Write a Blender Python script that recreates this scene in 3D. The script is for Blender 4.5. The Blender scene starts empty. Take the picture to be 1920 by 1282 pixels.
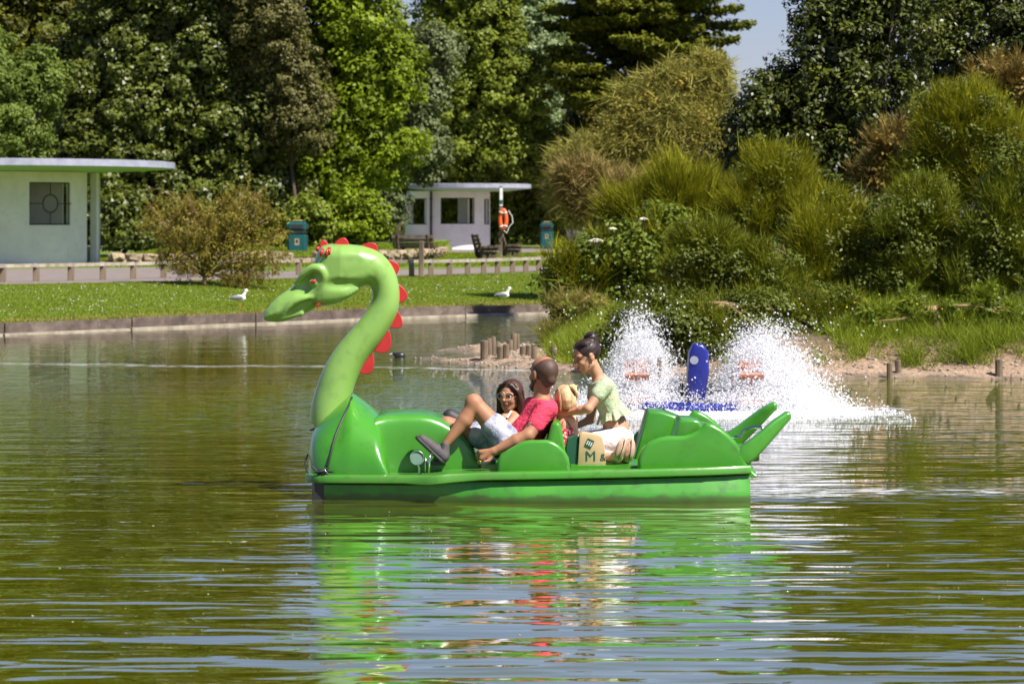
import bpy, bmesh, math, random
import numpy as np
from mathutils import Vector
rng = np.random.default_rng(7)
random.seed(7)
sc = bpy.context.scene
COL = sc.collection
R = math.radians

# ---------------------------------------------------------------- camera, sky, sun, exposure
FP = 5600.0          # focal length in photo pixels (105 mm)
CH = 1.8             # camera height above the water
HZ = 421.0           # photo row of the horizon
cam_d = bpy.data.cameras.new('camera'); cam = bpy.data.objects.new('camera', cam_d); COL.objects.link(cam)
cam.location = (0, 0, CH); cam.rotation_euler = (R(90), 0, 0)
cam_d.sensor_width = 36; cam_d.lens = FP / 1920 * 36
cam_d.shift_y = -(641 - HZ) / 1920
cam_d.clip_start = 0.5; cam_d.clip_end = 3000
cam_d.dof.use_dof = True; cam_d.dof.focus_distance = 19.8; cam_d.dof.aperture_fstop = 7.0
sc.camera = cam
SUN_EL, SUN_AZ = 53.0, 51.0        # azimuth measured from behind the camera towards the right
sdir = Vector((math.sin(R(SUN_AZ)) * math.cos(R(SUN_EL)), -math.cos(R(SUN_AZ)) * math.cos(R(SUN_EL)), math.sin(R(SUN_EL))))
w = bpy.data.worlds.new('World'); sc.world = w; w.use_nodes = True
nt = w.node_tree; nt.nodes.clear()
sky = nt.nodes.new('ShaderNodeTexSky'); sky.sky_type = 'NISHITA'; sky.sun_disc = False
sky.sun_elevation = R(SUN_EL); sky.sun_rotation = math.atan2(sdir.x, sdir.y)
sky.air_density = 1.0; sky.dust_density = 0.6; sky.ozone_density = 3.0; sky.altitude = 10
bg = nt.nodes.new('ShaderNodeBackground'); bg.inputs['Strength'].default_value = 0.056
out = nt.nodes.new('ShaderNodeOutputWorld')
tintn = nt.nodes.new('ShaderNodeMix'); tintn.data_type = 'RGBA'; tintn.blend_type = 'MULTIPLY'; tintn.inputs[0].default_value = 1; tintn.inputs[7].default_value = (1.04, 0.94, 1.13, 1)
nt.links.new(sky.outputs[0], tintn.inputs[6]); nt.links.new(tintn.outputs[2], bg.inputs[0]); nt.links.new(bg.outputs[0], out.inputs[0])
sd = bpy.data.lights.new('sun', 'SUN'); sd.energy = 5.0; sd.angle = R(0.53); sd.color = (1.0, 0.95, 0.87)
sun = bpy.data.objects.new('sun', sd); COL.objects.link(sun); sun.location = sdir * 60
sun.rotation_euler = sdir.to_track_quat('Z', 'Y').to_euler()
sc.view_settings.view_transform = 'Standard'; sc.view_settings.look = 'None'
sc.view_settings.exposure = 0.88; sc.view_settings.gamma = 1.0
try: sc.view_settings.use_curve_mapping = False
except Exception: pass
sc.render.engine = 'CYCLES'
sc.cycles.max_bounces = 8; sc.cycles.diffuse_bounces = 3; sc.cycles.glossy_bounces = 4
sc.cycles.transmission_bounces = 4; sc.cycles.transparent_max_bounces = 6
sc.cycles.use_denoising = True
sc.cycles.caustics_reflective = False; sc.cycles.caustics_refractive = False

# ---------------------------------------------------------------- helpers
def P(px, py, Y): return np.array([(px - 960) / FP * Y, Y, CH + (HZ - py) / FP * Y])
def tag(o, label=None, cat=None, group=None, kind=None):
    if label: o['label'] = label
    if cat: o['category'] = cat
    if group: o['group'] = group
    if kind: o['kind'] = kind
    return o
def empty(name, loc, label=None, cat=None, group=None, rz=0):
    o = bpy.data.objects.new(name, None); COL.objects.link(o); o.location = tuple(float(v) for v in loc)
    o.empty_display_size = 0.1; o.rotation_euler = (0, 0, rz)
    return tag(o, label, cat, group)
def rootloc(o):
    l = np.zeros(3)
    while o is not None: l = l + np.array(o.location); o = o.parent
    return l
def mesh_np(name, V, F, smooth=False, tint=None):
    """fast mesh from an (n,3) array and an (m,k) array, or a list of faces"""
    me = bpy.data.meshes.new(name)
    V = np.asarray(V, dtype=np.float32)
    if isinstance(F, np.ndarray):
        m, k = F.shape
        me.vertices.add(len(V)); me.vertices.foreach_set('co', V.ravel())
        me.loops.add(m * k); me.loops.foreach_set('vertex_index', F.astype(np.int32).ravel())
        me.polygons.add(m)
        me.polygons.foreach_set('loop_start', np.arange(0, m * k, k, dtype=np.int32))
        me.polygons.foreach_set('loop_total', np.full(m, k, dtype=np.int32))
        me.update(calc_edges=True)
    else:
        me.from_pydata([tuple(map(float, v)) for v in V], [], [tuple(f) for f in F]); me.update()
    if smooth: me.polygons.foreach_set('use_smooth', np.ones(len(me.polygons), dtype=bool))
    if tint is not None:
        a = me.attributes.new('tint', 'FLOAT', 'POINT'); a.data.foreach_set('value', np.asarray(tint, dtype=np.float32))
    return me
def link(name, me, mat, parent=None, loc=None):
    o = bpy.data.objects.new(name, me); COL.objects.link(o)
    if mat is not None and not me.materials: me.materials.append(mat)
    if parent is not None: o.parent = parent
    if loc is not None: o.location = tuple(float(v) for v in loc)
    return o
def obj(name, V, F, mat, parent=None, smooth=False, tint=None):
    """verts in world space; they are moved into the parent's frame (a top-level mesh gets its origin at its base)"""
    V = np.asarray(V, dtype=float)
    if parent is not None: return link(name, mesh_np(name, V - rootloc(parent), F, smooth, tint), mat, parent)
    b = np.array([V[:, 0].mean(), V[:, 1].mean(), V[:, 2].min()])
    return link(name, mesh_np(name, V - b, F, smooth, tint), mat, None, b)
class MB:
    """collects shapes into one mesh"""
    def __init__(s): s.V = []; s.F = []; s.n = 0
    def add(s, V, F):
        V = np.asarray(V, dtype=float); s.V.append(V)
        s.F += [tuple(i + s.n for i in f) for f in F]; s.n += len(V); return s
    def box(s, c, h, rz=0, M=None):
        c = np.asarray(c, float); x, y, z = h
        v = np.array([(sx * x, sy * y, sz * z) for sz in (-1, 1) for sy in (-1, 1) for sx in (-1, 1)], float)
        if M is not None: v = v @ np.asarray(M).T
        if rz: ca, sa = math.cos(rz), math.sin(rz); v = v @ np.array([[ca, -sa, 0], [sa, ca, 0], [0, 0, 1]]).T
        return s.add(v + c, [(0, 2, 3, 1), (4, 5, 7, 6), (0, 1, 5, 4), (2, 6, 7, 3), (0, 4, 6, 2), (1, 3, 7, 5)])
    def tube(s, pts, rad, n=8, cap=True, flat=1.0):
        pts = [np.asarray(p, float) for p in pts]
        if not hasattr(rad, '__len__'): rad = [rad] * len(pts)
        V = []; F = []; up = np.array([0.13, 0.27, 0.95])
        for i, p in enumerate(pts):
            a = pts[max(i - 1, 0)]; b = pts[min(i + 1, len(pts) - 1)]; t = b - a; t = t / (np.linalg.norm(t) + 1e-9)
            if i == 0:
                u = np.cross(t, up)
                if np.linalg.norm(u) < 0.1: u = np.cross(t, (1, 0, 0))
            else: u = u - t * np.dot(u, t)
            u = u / np.linalg.norm(u); v = np.cross(t, u)
            for k in range(n):
                q = 2 * math.pi * k / n; V.append(p + rad[i] * (math.cos(q) * u + math.sin(q) * v * flat))
        m = len(pts)
        for i in range(m - 1):
            for k in range(n):
                k2 = (k + 1) % n; F.append((i * n + k, i * n + k2, (i + 1) * n + k2, (i + 1) * n + k))
        if cap: F.append(tuple(range(n - 1, -1, -1))); F.append(tuple((m - 1) * n + k for k in range(n)))
        return s.add(V, F)
    def ico(s, c, r, sub=1, M=None):
        bm = bmesh.new(); bmesh.ops.create_icosphere(bm, subdivisions=sub, radius=1)
        bm.verts.ensure_lookup_table()
        v = np.array([x.co[:] for x in bm.verts]); f = [tuple(q.index for q in g.verts) for g in bm.faces]; bm.free()
        v = v * np.asarray(r, float)
        if M is not None: v = v @ np.asarray(M).T
        return s.add(v + np.asarray(c, float), f)
    def lathe(s, c, prof, n=24):
        V = []; F = []; c = np.asarray(c, float)
        for (r, z) in prof:
            for k in range(n):
                q = 2 * math.pi * k / n; V.append(c + np.array([r * math.cos(q), r * math.sin(q), z]))
        for i in range(len(prof) - 1):
            for k in range(n):
                k2 = (k + 1) % n; F.append((i * n + k, i * n + k2, (i + 1) * n + k2, (i + 1) * n + k))
        F.append(tuple(range(n - 1, -1, -1))); F.append(tuple((len(prof) - 1) * n + k for k in range(n)))
        return s.add(V, F)
    def build(s, name, mat, parent=None, smooth=False): return obj(name, np.concatenate(s.V), s.F, mat, parent, smooth)
def prism(poly, Ya, Yb, bevel=0.012, seg=2, Yr=None):
    """side outline in photo pixels extruded between two real depths, rounded edges -> V, F"""
    bm = bmesh.new(); a = []; b = []
    Ym = min(Ya, Yb) if Yr is None else Yr
    for (x, y) in poly:
        p = P(x, y, Ym); a.append(bm.verts.new((p[0], Ya, p[2]))); b.append(bm.verts.new((p[0], Yb, p[2])))
    n = len(poly); bm.faces.new(a); bm.faces.new(b[::-1])
    for i in range(n): bm.faces.new((a[i], b[i], b[(i + 1) % n], a[(i + 1) % n]))
    bmesh.ops.recalc_face_normals(bm, faces=bm.faces[:])
    if bevel:
        ed = [e for e in bm.edges if abs(e.verts[0].co.y - e.verts[1].co.y) < 1e-6]
        bmesh.ops.bevel(bm, geom=ed, offset=bevel, segments=seg, profile=0.5, affect='EDGES')
    bmesh.ops.triangulate(bm, faces=[f for f in bm.faces if len(f.verts) > 4])
    bm.verts.index_update()
    V = np.array([v.co[:] for v in bm.verts]); F = [tuple(v.index for v in f.verts) for f in bm.faces]; bm.free()
    return V, F
def autosmooth(o, ang=35):
    me = o.data; me.polygons.foreach_set('use_smooth', np.ones(len(me.polygons), dtype=bool))
    bm = bmesh.new(); bm.from_mesh(me)
    for e in bm.edges:
        if len(e.link_faces) == 2 and e.calc_face_angle(0) > R(ang): e.smooth = False
    bm.to_mesh(me); bm.free(); return o

# ---- signed distance modelling: one continuous, smoothly blended surface
class Sdf:
    def __init__(s, vox=0.007, k=0.012): s.p = []; s.vox = vox; s.k = k
    def cap(s, a, b, ra, rb=None, sy=1.0, k=None, op='u'):
        s.p.append(('c', np.array(a, float), np.array(b, float), float(ra), float(ra if rb is None else rb), sy, s.k if k is None else k, op)); return s
    def chain(s, pts, rad, sy=1.0, k=None, sub=4):
        # one smooth tube: Catmull-Rom through the points, blended once with the rest
        na = np.array([list(p) + [r] for p, r in zip(pts, rad)], float); out = []
        for t_ in np.linspace(0, len(na) - 1, (len(na) - 1) * sub + 1):
            i = min(int(t_), len(na) - 2); u = t_ - i; p0, p1, p2, p3 = na[max(i - 1, 0)], na[i], na[i + 1], na[min(i + 2, len(na) - 1)]
            out.append(.5 * (2 * p1 + (p2 - p0) * u + (2 * p0 - 5 * p1 + 4 * p2 - p3) * u * u + (3 * p1 - p0 - 3 * p2 + p3) * u ** 3))
        out = np.array(out); out[:, 3] = np.maximum(out[:, 3], min(rad)); s.p.append(('C', out[:, :3], out[:, 3], None, None, sy, s.k if k is None else k, 'u')); return s
    def ell(s, c, r, k=None, op='u', M=None):
        s.p.append(('e', np.array(c, float), np.array(r, float), M, None, 1.0, s.k if k is None else k, op)); return s
    def sil(s, poly, Rr, W, k=None):
        # rounded body whose side outline is poly (metres, x-z), rounding radius Rr, half thickness W(x)
        s.p.append(('s', np.array(poly, float), float(Rr), W, None, 1.0, s.k if k is None else k, 'u')); return s
    def plane(s, p, n, k=0.004):
        n = np.array(n, float); s.p.append(('p', np.array(p, float), n / np.linalg.norm(n), None, None, 1.0, k, 'x')); return s
    def grow(s, g, vox=None):
        q = Sdf(vox or s.vox, s.k)
        for t in s.p:
            if t[0] == 'c': q.p.append(('c', t[1], t[2], t[3] + g, t[4] + g) + t[5:])
            elif t[0] == 'C': q.p.append(('C', t[1], t[2] + g) + t[3:])
            elif t[0] == 'e': q.p.append(('e', t[1], t[2] + g) + t[3:])
            else: q.p.append(t)
        return q
    def mesh(s):
        lo = np.full(3, 1e9); hi = -lo
        for t in s.p:
            if t[-1] != 'u': continue
            if t[0] == 'c':
                r = max(t[3], t[4]); e = np.array([r, r * t[5], r])
                lo = np.minimum(lo, np.minimum(t[1], t[2]) - e); hi = np.maximum(hi, np.maximum(t[1], t[2]) + e)
            elif t[0] == 'C':
                r = t[2].max(); e = np.array([r, r * t[5], r]); lo = np.minimum(lo, t[1].min(0) - e); hi = np.maximum(hi, t[1].max(0) + e)
            elif t[0] == 's':
                a = t[1].min(0); b = t[1].max(0); wm_ = max(t[3][1]); lo = np.minimum(lo, (a[0], t[3][2] - wm_, a[1])); hi = np.maximum(hi, (b[0], t[3][2] + wm_, b[1]))
            elif t[0] == 'e':
                r = t[2] if t[3] is None else np.full(3, t[2].max()); lo = np.minimum(lo, t[1] - r); hi = np.maximum(hi, t[1] + r)
        h = s.vox; lo -= 4 * h; hi += 4 * h
        n = np.ceil((hi - lo) / h).astype(int) + 1
        G = [lo[i] + h * np.arange(n[i], dtype=np.float32) for i in range(3)]
        G = [g.astype(np.float32) for g in G]
        Fd = np.full(n, 0.2, dtype=np.float32)
        for t in s.p:
            k = max(t[6], 1e-5)
            if t[0] == 'p':
                X, Y, Z = np.meshgrid(*G, indexing='ij', sparse=True)
                d = (X - t[1][0]) * t[2][0] + (Y - t[1][1]) * t[2][1] + (Z - t[1][2]) * t[2][2]
                hh = np.clip(0.5 - 0.5 * (Fd - d) / k, 0, 1); Fd = Fd * (1 - hh) + d * hh + k * hh * (1 - hh); continue
            if t[0] == 's':
                X, Z = np.meshgrid(G[0], G[2], indexing='ij'); pp = np.stack([X.ravel(), Z.ravel()], -1).astype(float); d2 = np.full(len(pp), 1e9); ins = np.zeros(len(pp), bool); po = t[1]
                for i_ in range(len(po)):
                    a_, b_ = po[i_], po[(i_ + 1) % len(po)]; ab = b_ - a_; u = np.clip(((pp - a_) @ ab) / (ab @ ab), 0, 1); d2 = np.minimum(d2, np.hypot(*(pp - a_ - u[:, None] * ab).T))
                    ins ^= ((a_[1] > pp[:, 1]) != (b_[1] > pp[:, 1])) & (pp[:, 0] < (b_[0] - a_[0]) * (pp[:, 1] - a_[1]) / (b_[1] - a_[1] + 1e-12) + a_[0])
                d2 = np.where(ins, d2, -d2).reshape(X.shape); Rr = t[2]; Wx = np.interp(G[0], t[3][0], t[3][1])[:, None, None]; yy = np.abs(G[1] - t[3][2])[None, :, None]
                aa = np.maximum(Rr - d2, 0)[:, None, :]; d = ((np.sqrt(aa ** 2 + (yy * Rr / Wx) ** 2) - Rr) * np.minimum(1, Wx / Rr)).astype(np.float32)
                hh = np.clip(0.5 + 0.5 * (Fd - d) / k, 0, 1); Fd = Fd * (1 - hh) + d * hh - k * hh * (1 - hh); continue
            if t[0] == 'c':
                r = max(t[3], t[4]); e = np.array([r, r * t[5], r]); a = np.minimum(t[1], t[2]) - e; b = np.maximum(t[1], t[2]) + e
            elif t[0] == 'C':
                r = t[2].max(); e = np.array([r, r * t[5], r]); a = t[1].min(0) - e; b = t[1].max(0) + e
            else:
                r = t[2] if t[3] is None else np.full(3, t[2].max()); a = t[1] - r; b = t[1] + r
            mg = 2 * k + 4 * h
            i0 = np.maximum(((a - mg - lo) / h).astype(int), 0); i1 = np.minimum(((b + mg - lo) / h).astype(int) + 2, n)
            if (i1 <= i0).any(): continue
            X, Y, Z = np.meshgrid(*[G[i][i0[i]:i1[i]] for i in range(3)], indexing='ij', sparse=True)
            if t[0] == 'C':
                d = np.full((X.shape[0], Y.shape[1], Z.shape[2]), 9, np.float32); sy = t[5]
                for A, B, ra, rb in zip(t[1][:-1], t[1][1:], t[2][:-1], t[2][1:]):
                    ab = np.array([B[0] - A[0], (B[1] - A[1]) / sy, B[2] - A[2]]); L = max(float(ab @ ab), 1e-9); px, py, pz = X - A[0], (Y - A[1]) / sy, Z - A[2]
                    u = np.clip((px * ab[0] + py * ab[1] + pz * ab[2]) / L, 0, 1); d = np.minimum(d, np.sqrt((px - u * ab[0]) ** 2 + (py - u * ab[1]) ** 2 + (pz - u * ab[2]) ** 2) - (ra + (rb - ra) * u))
            elif t[0] == 'c':
                A, B = t[1].copy(), t[2].copy(); sy = t[5]
                ya, yb = A[1] / sy, B[1] / sy
                ab = np.array([B[0] - A[0], yb - ya, B[2] - A[2]]); L = max(float(ab @ ab), 1e-9)
                px, py, pz = X - A[0], Y / sy - ya, Z - A[2]
                u = np.clip((px * ab[0] + py * ab[1] + pz * ab[2]) / L, 0, 1)
                d = np.sqrt((px - u * ab[0]) ** 2 + (py - u * ab[1]) ** 2 + (pz - u * ab[2]) ** 2) - (t[3] + (t[4] - t[3]) * u)
            else:
                x, y, z = X - t[1][0], Y - t[1][1], Z - t[1][2]
                if t[3] is not None:
                    M = np.asarray(t[3]); x, y, z = (M[0][0] * x + M[1][0] * y + M[2][0] * z, M[0][1] * x + M[1][1] * y + M[2][1] * z, M[0][2] * x + M[1][2] * y + M[2][2] * z)
                rr = t[2]; k0 = np.sqrt((x / rr[0]) ** 2 + (y / rr[1]) ** 2 + (z / rr[2]) ** 2); k1 = np.sqrt((x / rr[0] ** 2) ** 2 + (y / rr[1] ** 2) ** 2 + (z / rr[2] ** 2) ** 2) + 1e-6
                d = k0 * (k0 - 1) / k1
            sl = tuple(slice(i0[i], i1[i]) for i in range(3)); f = Fd[sl]
            if t[-1] == 'u':
                hh = np.clip(0.5 + 0.5 * (f - d) / k, 0, 1); Fd[sl] = f * (1 - hh) + d * hh - k * hh * (1 - hh)
            else:
                d = -d; hh = np.clip(0.5 - 0.5 * (f - d) / k, 0, 1); Fd[sl] = f * (1 - hh) + d * hh + k * hh * (1 - hh)
        return surfnet(Fd, lo, h)
    def build(s, name, mat, parent=None):
        V, F = s.mesh(); return obj(name, V, F, mat, parent, True)
def surfnet(F, lo, h):
    S = F < 0; nx, ny, nz = F.shape
    c = [S[i:nx - 1 + i, j:ny - 1 + j, k:nz - 1 + k] for i in (0, 1) for j in (0, 1) for k in (0, 1)]
    tot = sum(x.astype(np.int8) for x in c); mix = (tot > 0) & (tot < 8)
    I = np.argwhere(mix); idx = np.full(mix.shape, -1, dtype=np.int64); idx[mix] = np.arange(len(I))
    acc = np.zeros((len(I), 3)); cnt = np.zeros(len(I))
    cor = [(i, j, k) for i in (0, 1) for j in (0, 1) for k in (0, 1)]
    val = {q: F[I[:, 0] + q[0], I[:, 1] + q[1], I[:, 2] + q[2]] for q in cor}
    for a in cor:
        for ax in range(3):
            if a[ax]: continue
            b = list(a); b[ax] = 1; b = tuple(b); fa, fb = val[a], val[b]; m = (fa < 0) != (fb < 0)
            t = np.where(m, fa / np.where(m, fa - fb, 1), 0)
            p = np.tile(np.array(a, float), (len(I), 1)); p[:, ax] += t
            acc[m] += p[m]; cnt[m] += 1
    V = lo + h * (I + acc / cnt[:, None])
    Fs = []
    for ax in range(3):
        o1, o2 = [(1, 2), (2, 0), (0, 1)][ax]
        sl = [slice(None)] * 3; sl2 = [slice(None)] * 3; sl[ax] = slice(0, -1); sl2[ax] = slice(1, None)
        A, B = S[tuple(sl)], S[tuple(sl2)]; E = np.argwhere(A != B)
        ok = (E[:, o1] > 0) & (E[:, o2] > 0) & (E[:, o1] < mix.shape[o1]) & (E[:, o2] < mix.shape[o2]); E = E[ok]
        flip = A[tuple(E.T)]
        q = []
        for d1, d2 in ((1, 1), (0, 1), (0, 0), (1, 0)):
            e = E.copy(); e[:, o1] -= d1; e[:, o2] -= d2; q.append(idx[tuple(e.T)])
        q = np.stack(q, 1); q[~flip] = q[~flip][:, ::-1]; Fs.append(q[(q >= 0).all(1)])
    return V, np.concatenate(Fs)

# ---- materials
def ramp(nt, fac, stops):
    r = nt.nodes.new('ShaderNodeValToRGB'); e = r.color_ramp.elements
    while len(e) < len(stops): e.new(0.5)
    for i, (p, c) in enumerate(stops): e[i].position = p; e[i].color = (c[0], c[1], c[2], 1)
    nt.links.new(fac, r.inputs[0]); return r.outputs[0]
def noise(nt, scale, detail=4, vec=None, rough=0.55):
    n = nt.nodes.new('ShaderNodeTexNoise'); n.inputs['Scale'].default_value = scale; n.inputs['Detail'].default_value = detail
    n.inputs['Roughness'].default_value = rough
    if vec is not None: nt.links.new(vec, n.inputs['Vector'])
    return n.outputs[0]
def pos(nt, scale=(1, 1, 1), world=False):
    if world: src = nt.nodes.new('ShaderNodeNewGeometry').outputs['Position']
    else: src = nt.nodes.new('ShaderNodeTexCoord').outputs['Object']
    m = nt.nodes.new('ShaderNodeMapping'); m.inputs['Scale'].default_value = scale
    nt.links.new(src, m.inputs['Vector']); return m.outputs[0]
def mat(name, c1, c2=None, rough=0.6, scale=6, bump=0.0, bscale=None, metal=0, coat=0, spec=0.5, sss=0, mscale=(1, 1, 1), c3=None, stain=0.0):
    m = bpy.data.materials.new(name); m.use_nodes = True; nt = m.node_tree; b = nt.nodes['Principled BSDF']
    v = pos(nt, mscale)
    if c2 is None: c2 = tuple(x * 0.8 for x in c1)
    n = noise(nt, scale, 6, v)
    col = ramp(nt, n, [(0.32, c2), (0.62, c1)] if c3 is None else [(0.3, c2), (0.5, c1), (0.7, c3)])
    if stain:
        n2 = noise(nt, scale * 5, 5, v); s2 = ramp(nt, n2, [(0.53, (0, 0, 0)), (0.70, (stain,) * 3)])
        mx = nt.nodes.new('ShaderNodeMix'); mx.data_type = 'RGBA'; nt.links.new(s2, mx.inputs[0]); nt.links.new(col, mx.inputs[6]); mx.inputs[7].default_value = (c1[0] * .3 + .02, c1[1] * .3 + .02, c1[2] * .3 + .01, 1)
        col = mx.outputs[2]
    nt.links.new(col, b.inputs['Base Color'])
    b.inputs['Roughness'].default_value = rough; b.inputs['Metallic'].default_value = metal
    b.inputs['Coat Weight'].default_value = coat; b.inputs['Coat Roughness'].default_value = 0.12; b.inputs['Specular IOR Level'].default_value = spec
    if sss:
        b.inputs['Subsurface Weight'].default_value = sss; b.inputs['Subsurface Radius'].default_value = (0.012, 0.004, 0.002); b.inputs['Subsurface Scale'].default_value = 1.0
    if bump:
        bp = nt.nodes.new('ShaderNodeBump'); bp.inputs['Strength'].default_value = 1; bp.inputs['Distance'].default_value = bump
        nt.links.new(noise(nt, bscale or scale * 4, 5, v), bp.inputs['Height']); nt.links.new(bp.outputs[0], b.inputs['Normal'])
    return m
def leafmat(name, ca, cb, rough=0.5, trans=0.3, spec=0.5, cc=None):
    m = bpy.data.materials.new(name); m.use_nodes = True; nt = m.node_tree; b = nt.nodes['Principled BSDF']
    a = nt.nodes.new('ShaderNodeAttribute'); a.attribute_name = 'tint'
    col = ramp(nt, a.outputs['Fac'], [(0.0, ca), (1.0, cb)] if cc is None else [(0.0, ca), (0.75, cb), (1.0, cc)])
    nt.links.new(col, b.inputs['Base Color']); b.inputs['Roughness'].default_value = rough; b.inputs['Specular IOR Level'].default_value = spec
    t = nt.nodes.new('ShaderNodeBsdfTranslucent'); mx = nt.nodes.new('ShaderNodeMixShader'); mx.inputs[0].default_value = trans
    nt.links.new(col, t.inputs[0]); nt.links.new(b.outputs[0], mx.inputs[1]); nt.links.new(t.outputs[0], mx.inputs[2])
    nt.links.new(mx.outputs[0], nt.nodes['Material Output'].inputs[0]); return m

M = {}
M['lawn'] = mat('lawn_soil', (0.11, 0.155, 0.010), (0.08, 0.12, 0.008), 0.9, 1.2, 0.01, 20)
M['path'] = mat('path_tarmac', (0.20, 0.16, 0.14), (0.15, 0.12, 0.105), 0.9, 2.5, 0.003, 60)
M['wood'] = mat('weathered_wood', (0.22, 0.165, 0.11), (0.085, 0.058, 0.035), 0.85, 7, 0.004, 30, mscale=(1, 1, .25))
M['plank'] = mat('edging_wood', (0.11, 0.08, 0.066), (0.05, 0.037, 0.03), 0.85, 4, 0.008, 22, mscale=(.4, 1, 1), c3=(0.18, 0.145, 0.12))
M['rail'] = mat('rail_wood', (0.40, 0.35, 0.28), (0.2, 0.165, 0.12), 0.85, 5, 0.004, 25, mscale=(.4, 1, 1))
M['white'] = mat('white_render', (0.86, 0.82, 0.77), (0.76, 0.72, 0.67), 0.85, 1.3, 0.002, 30, stain=0.15)
M['soffit'] = mat('pale_green_soffit', (0.42, 0.62, 0.46), (0.38, 0.56, 0.42), 0.8, 1)
M['fascia'] = mat('lead_fascia', (0.33, 0.34, 0.42), (0.24, 0.25, 0.31), 0.5, 3, 0.002, 20)
M['dark'] = mat('dark_metal', (0.025, 0.025, 0.028), None, 0.5, 5)
M['teal'] = mat('teal_plastic', (0.005, 0.085, 0.085), (0.004, 0.062, 0.064), 0.35, 4, coat=.3)
M['sandst'] = mat('sandstone', (0.33, 0.24, 0.155), (0.18, 0.13, 0.085), 0.9, 6, 0.02, 14, c3=(0.38, 0.31, 0.23))
M['bark'] = mat('bark', (0.10, 0.07, 0.045), (0.045, 0.03, 0.02), 0.9, 6, 0.02, 18)
M['twig'] = mat('pale_twig', (0.30, 0.20, 0.10), (0.16, 0.10, 0.05), 0.9, 9)
M['orange_twig'] = mat('orange_twig', (0.42, 0.17, 0.06), (0.25, 0.10, 0.04), 0.8, 9)
M['orange'] = mat('orange_plastic', (0.80, 0.13, 0.03), (0.7, 0.1, 0.02), 0.45, 6)
M['whitep'] = mat('white_paint', (0.8, 0.8, 0.78), None, 0.5, 5)
M['yellow'] = mat('yellow_board', (0.60, 0.38, 0.12), None, 0.7, 9)
# ================================================================ GROUND AND WATER
SHX = [-400, -60, -20, -8.35, -4.45, -2.6, 0.3, 8, 30, 400]
SHY = [-180, 4, 37.0, 48.9, 54.3, 57.0, 60.4, 63.5, 70, 150]
def Yb(x): return np.interp(x, SHX, SHY)
def far_z(x, Y):
    d = Y - Yb(x); return 0.17 + 0.43 * np.clip(d / 12, 0, 1)
def sheet(xs, ds, zf, yf):
    X, D = np.meshgrid(xs, ds); Yv = yf(X, D); Z = zf(X, Yv)
    V = np.stack([X, Yv, Z], -1).reshape(-1, 3); n, m = X.shape
    i = np.arange(n - 1)[:, None] * m + np.arange(m - 1)[None]; F = np.stack([i, i + 1, i + m + 1, i + m], -1).reshape(-1, 4)
    return V, F
xs = np.concatenate([np.linspace(-1500, -40, 20), np.linspace(-38, 38, 200), np.linspace(40, 1500, 20)])
ds = np.concatenate([np.linspace(0, 30, 80), np.linspace(31, 110, 30), np.geomspace(115, 2500, 20)])
V, F = sheet(xs, ds, far_z, lambda X, D: Yb(X) + D)
g = obj('ground', V, F, M['lawn'], None, True); tag(g, kind='structure')
# low foot of the ground under the edging so no gap shows
V, F = sheet(xs, [-0.02, 0.0], lambda X, Y: np.where(Y < Yb(X) - 0.01, -0.4, 0.17), lambda X, D: Yb(X) + D)
tag(obj('bank_face', V, F, M['lawn']), kind='structure')
# tarmac path behind the low rail
def path_y(X, D):
    s = np.interp(X, [-60, -2, 1.2, 3, 60], [12.4, 12.4, 17.2, 17.2, 17.2])
    e = np.interp(X, [-60, -9, -6.5, -2, 1.2, 60], [40, 36, 24, 22, 26, 26]); return Yb(X) + s + (e - s) * D
V, F = sheet(np.linspace(-40, 30, 160), np.linspace(0, 1, 14), lambda X, Y: far_z(X, Y) + 0.006, path_y)
tag(obj('path', V, F, M['path'], None, True), kind='structure')
V, F = sheet(np.linspace(-6, 12, 30), np.linspace(128, 150, 8), lambda X, Y: far_z(X, Y) + 0.006, lambda X, D: D + X * 0)
tag(obj('path', V, F, M['path'], None, True), kind='structure')

# right-hand promontory with its sand spit
LAND = np.array([(-1.45, 40.35), (-0.95, 39.4), (-0.45, 38.4), (-0.1, 37.6), (0.4, 36.8), (1.2, 35.9), (2.2, 35.6), (3.3, 35.1), (4.4, 35.2), (5.9, 34.9), (9, 34.6), (40, 34), (40, 53), (8, 51.5), (3, 50.3), (1.4, 48.6), (0.75, 46.5), (0.35, 44.6), (-0.1, 43.5), (-0.6, 43.3), (-1.1, 42.7), (-0.6, 42.5), (-0.22, 42.3), (-0.1, 41.6), (-0.28, 40.4), (-0.36, 39.4), (-0.62, 39.5), (-1.0, 40.2)])
def sdist(X, Y, poly):
    p = np.stack([X.ravel(), Y.ravel()], -1); d = np.full(len(p), 1e9); inside = np.zeros(len(p), bool); n = len(poly)
    for i in range(n):
        a, b = poly[i], poly[(i + 1) % n]; ab = b - a; t = np.clip(((p - a) @ ab) / (ab @ ab), 0, 1)
        d = np.minimum(d, np.hypot(*(p - a - t[:, None] * ab).T))
        c = ((a[1] > p[:, 1]) != (b[1] > p[:, 1])) & (p[:, 0] < (b[0] - a[0]) * (p[:, 1] - a[1]) / (b[1] - a[1] + 1e-12) + a[0]); inside ^= c
    return np.where(inside, d, -d).reshape(X.shape)
def sm(a, b, x): t = np.clip((x - a) / (b - a), 0, 1); return t * t * (3 - 2 * t)
def wob(x, y): return (np.sin(x * 5.1 + y * 2.3) + np.sin(x * 2.7 - y * 4.9 + 1) + 0.6 * np.sin(x * 11.3 + y * 9.1)) / 2.6
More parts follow.
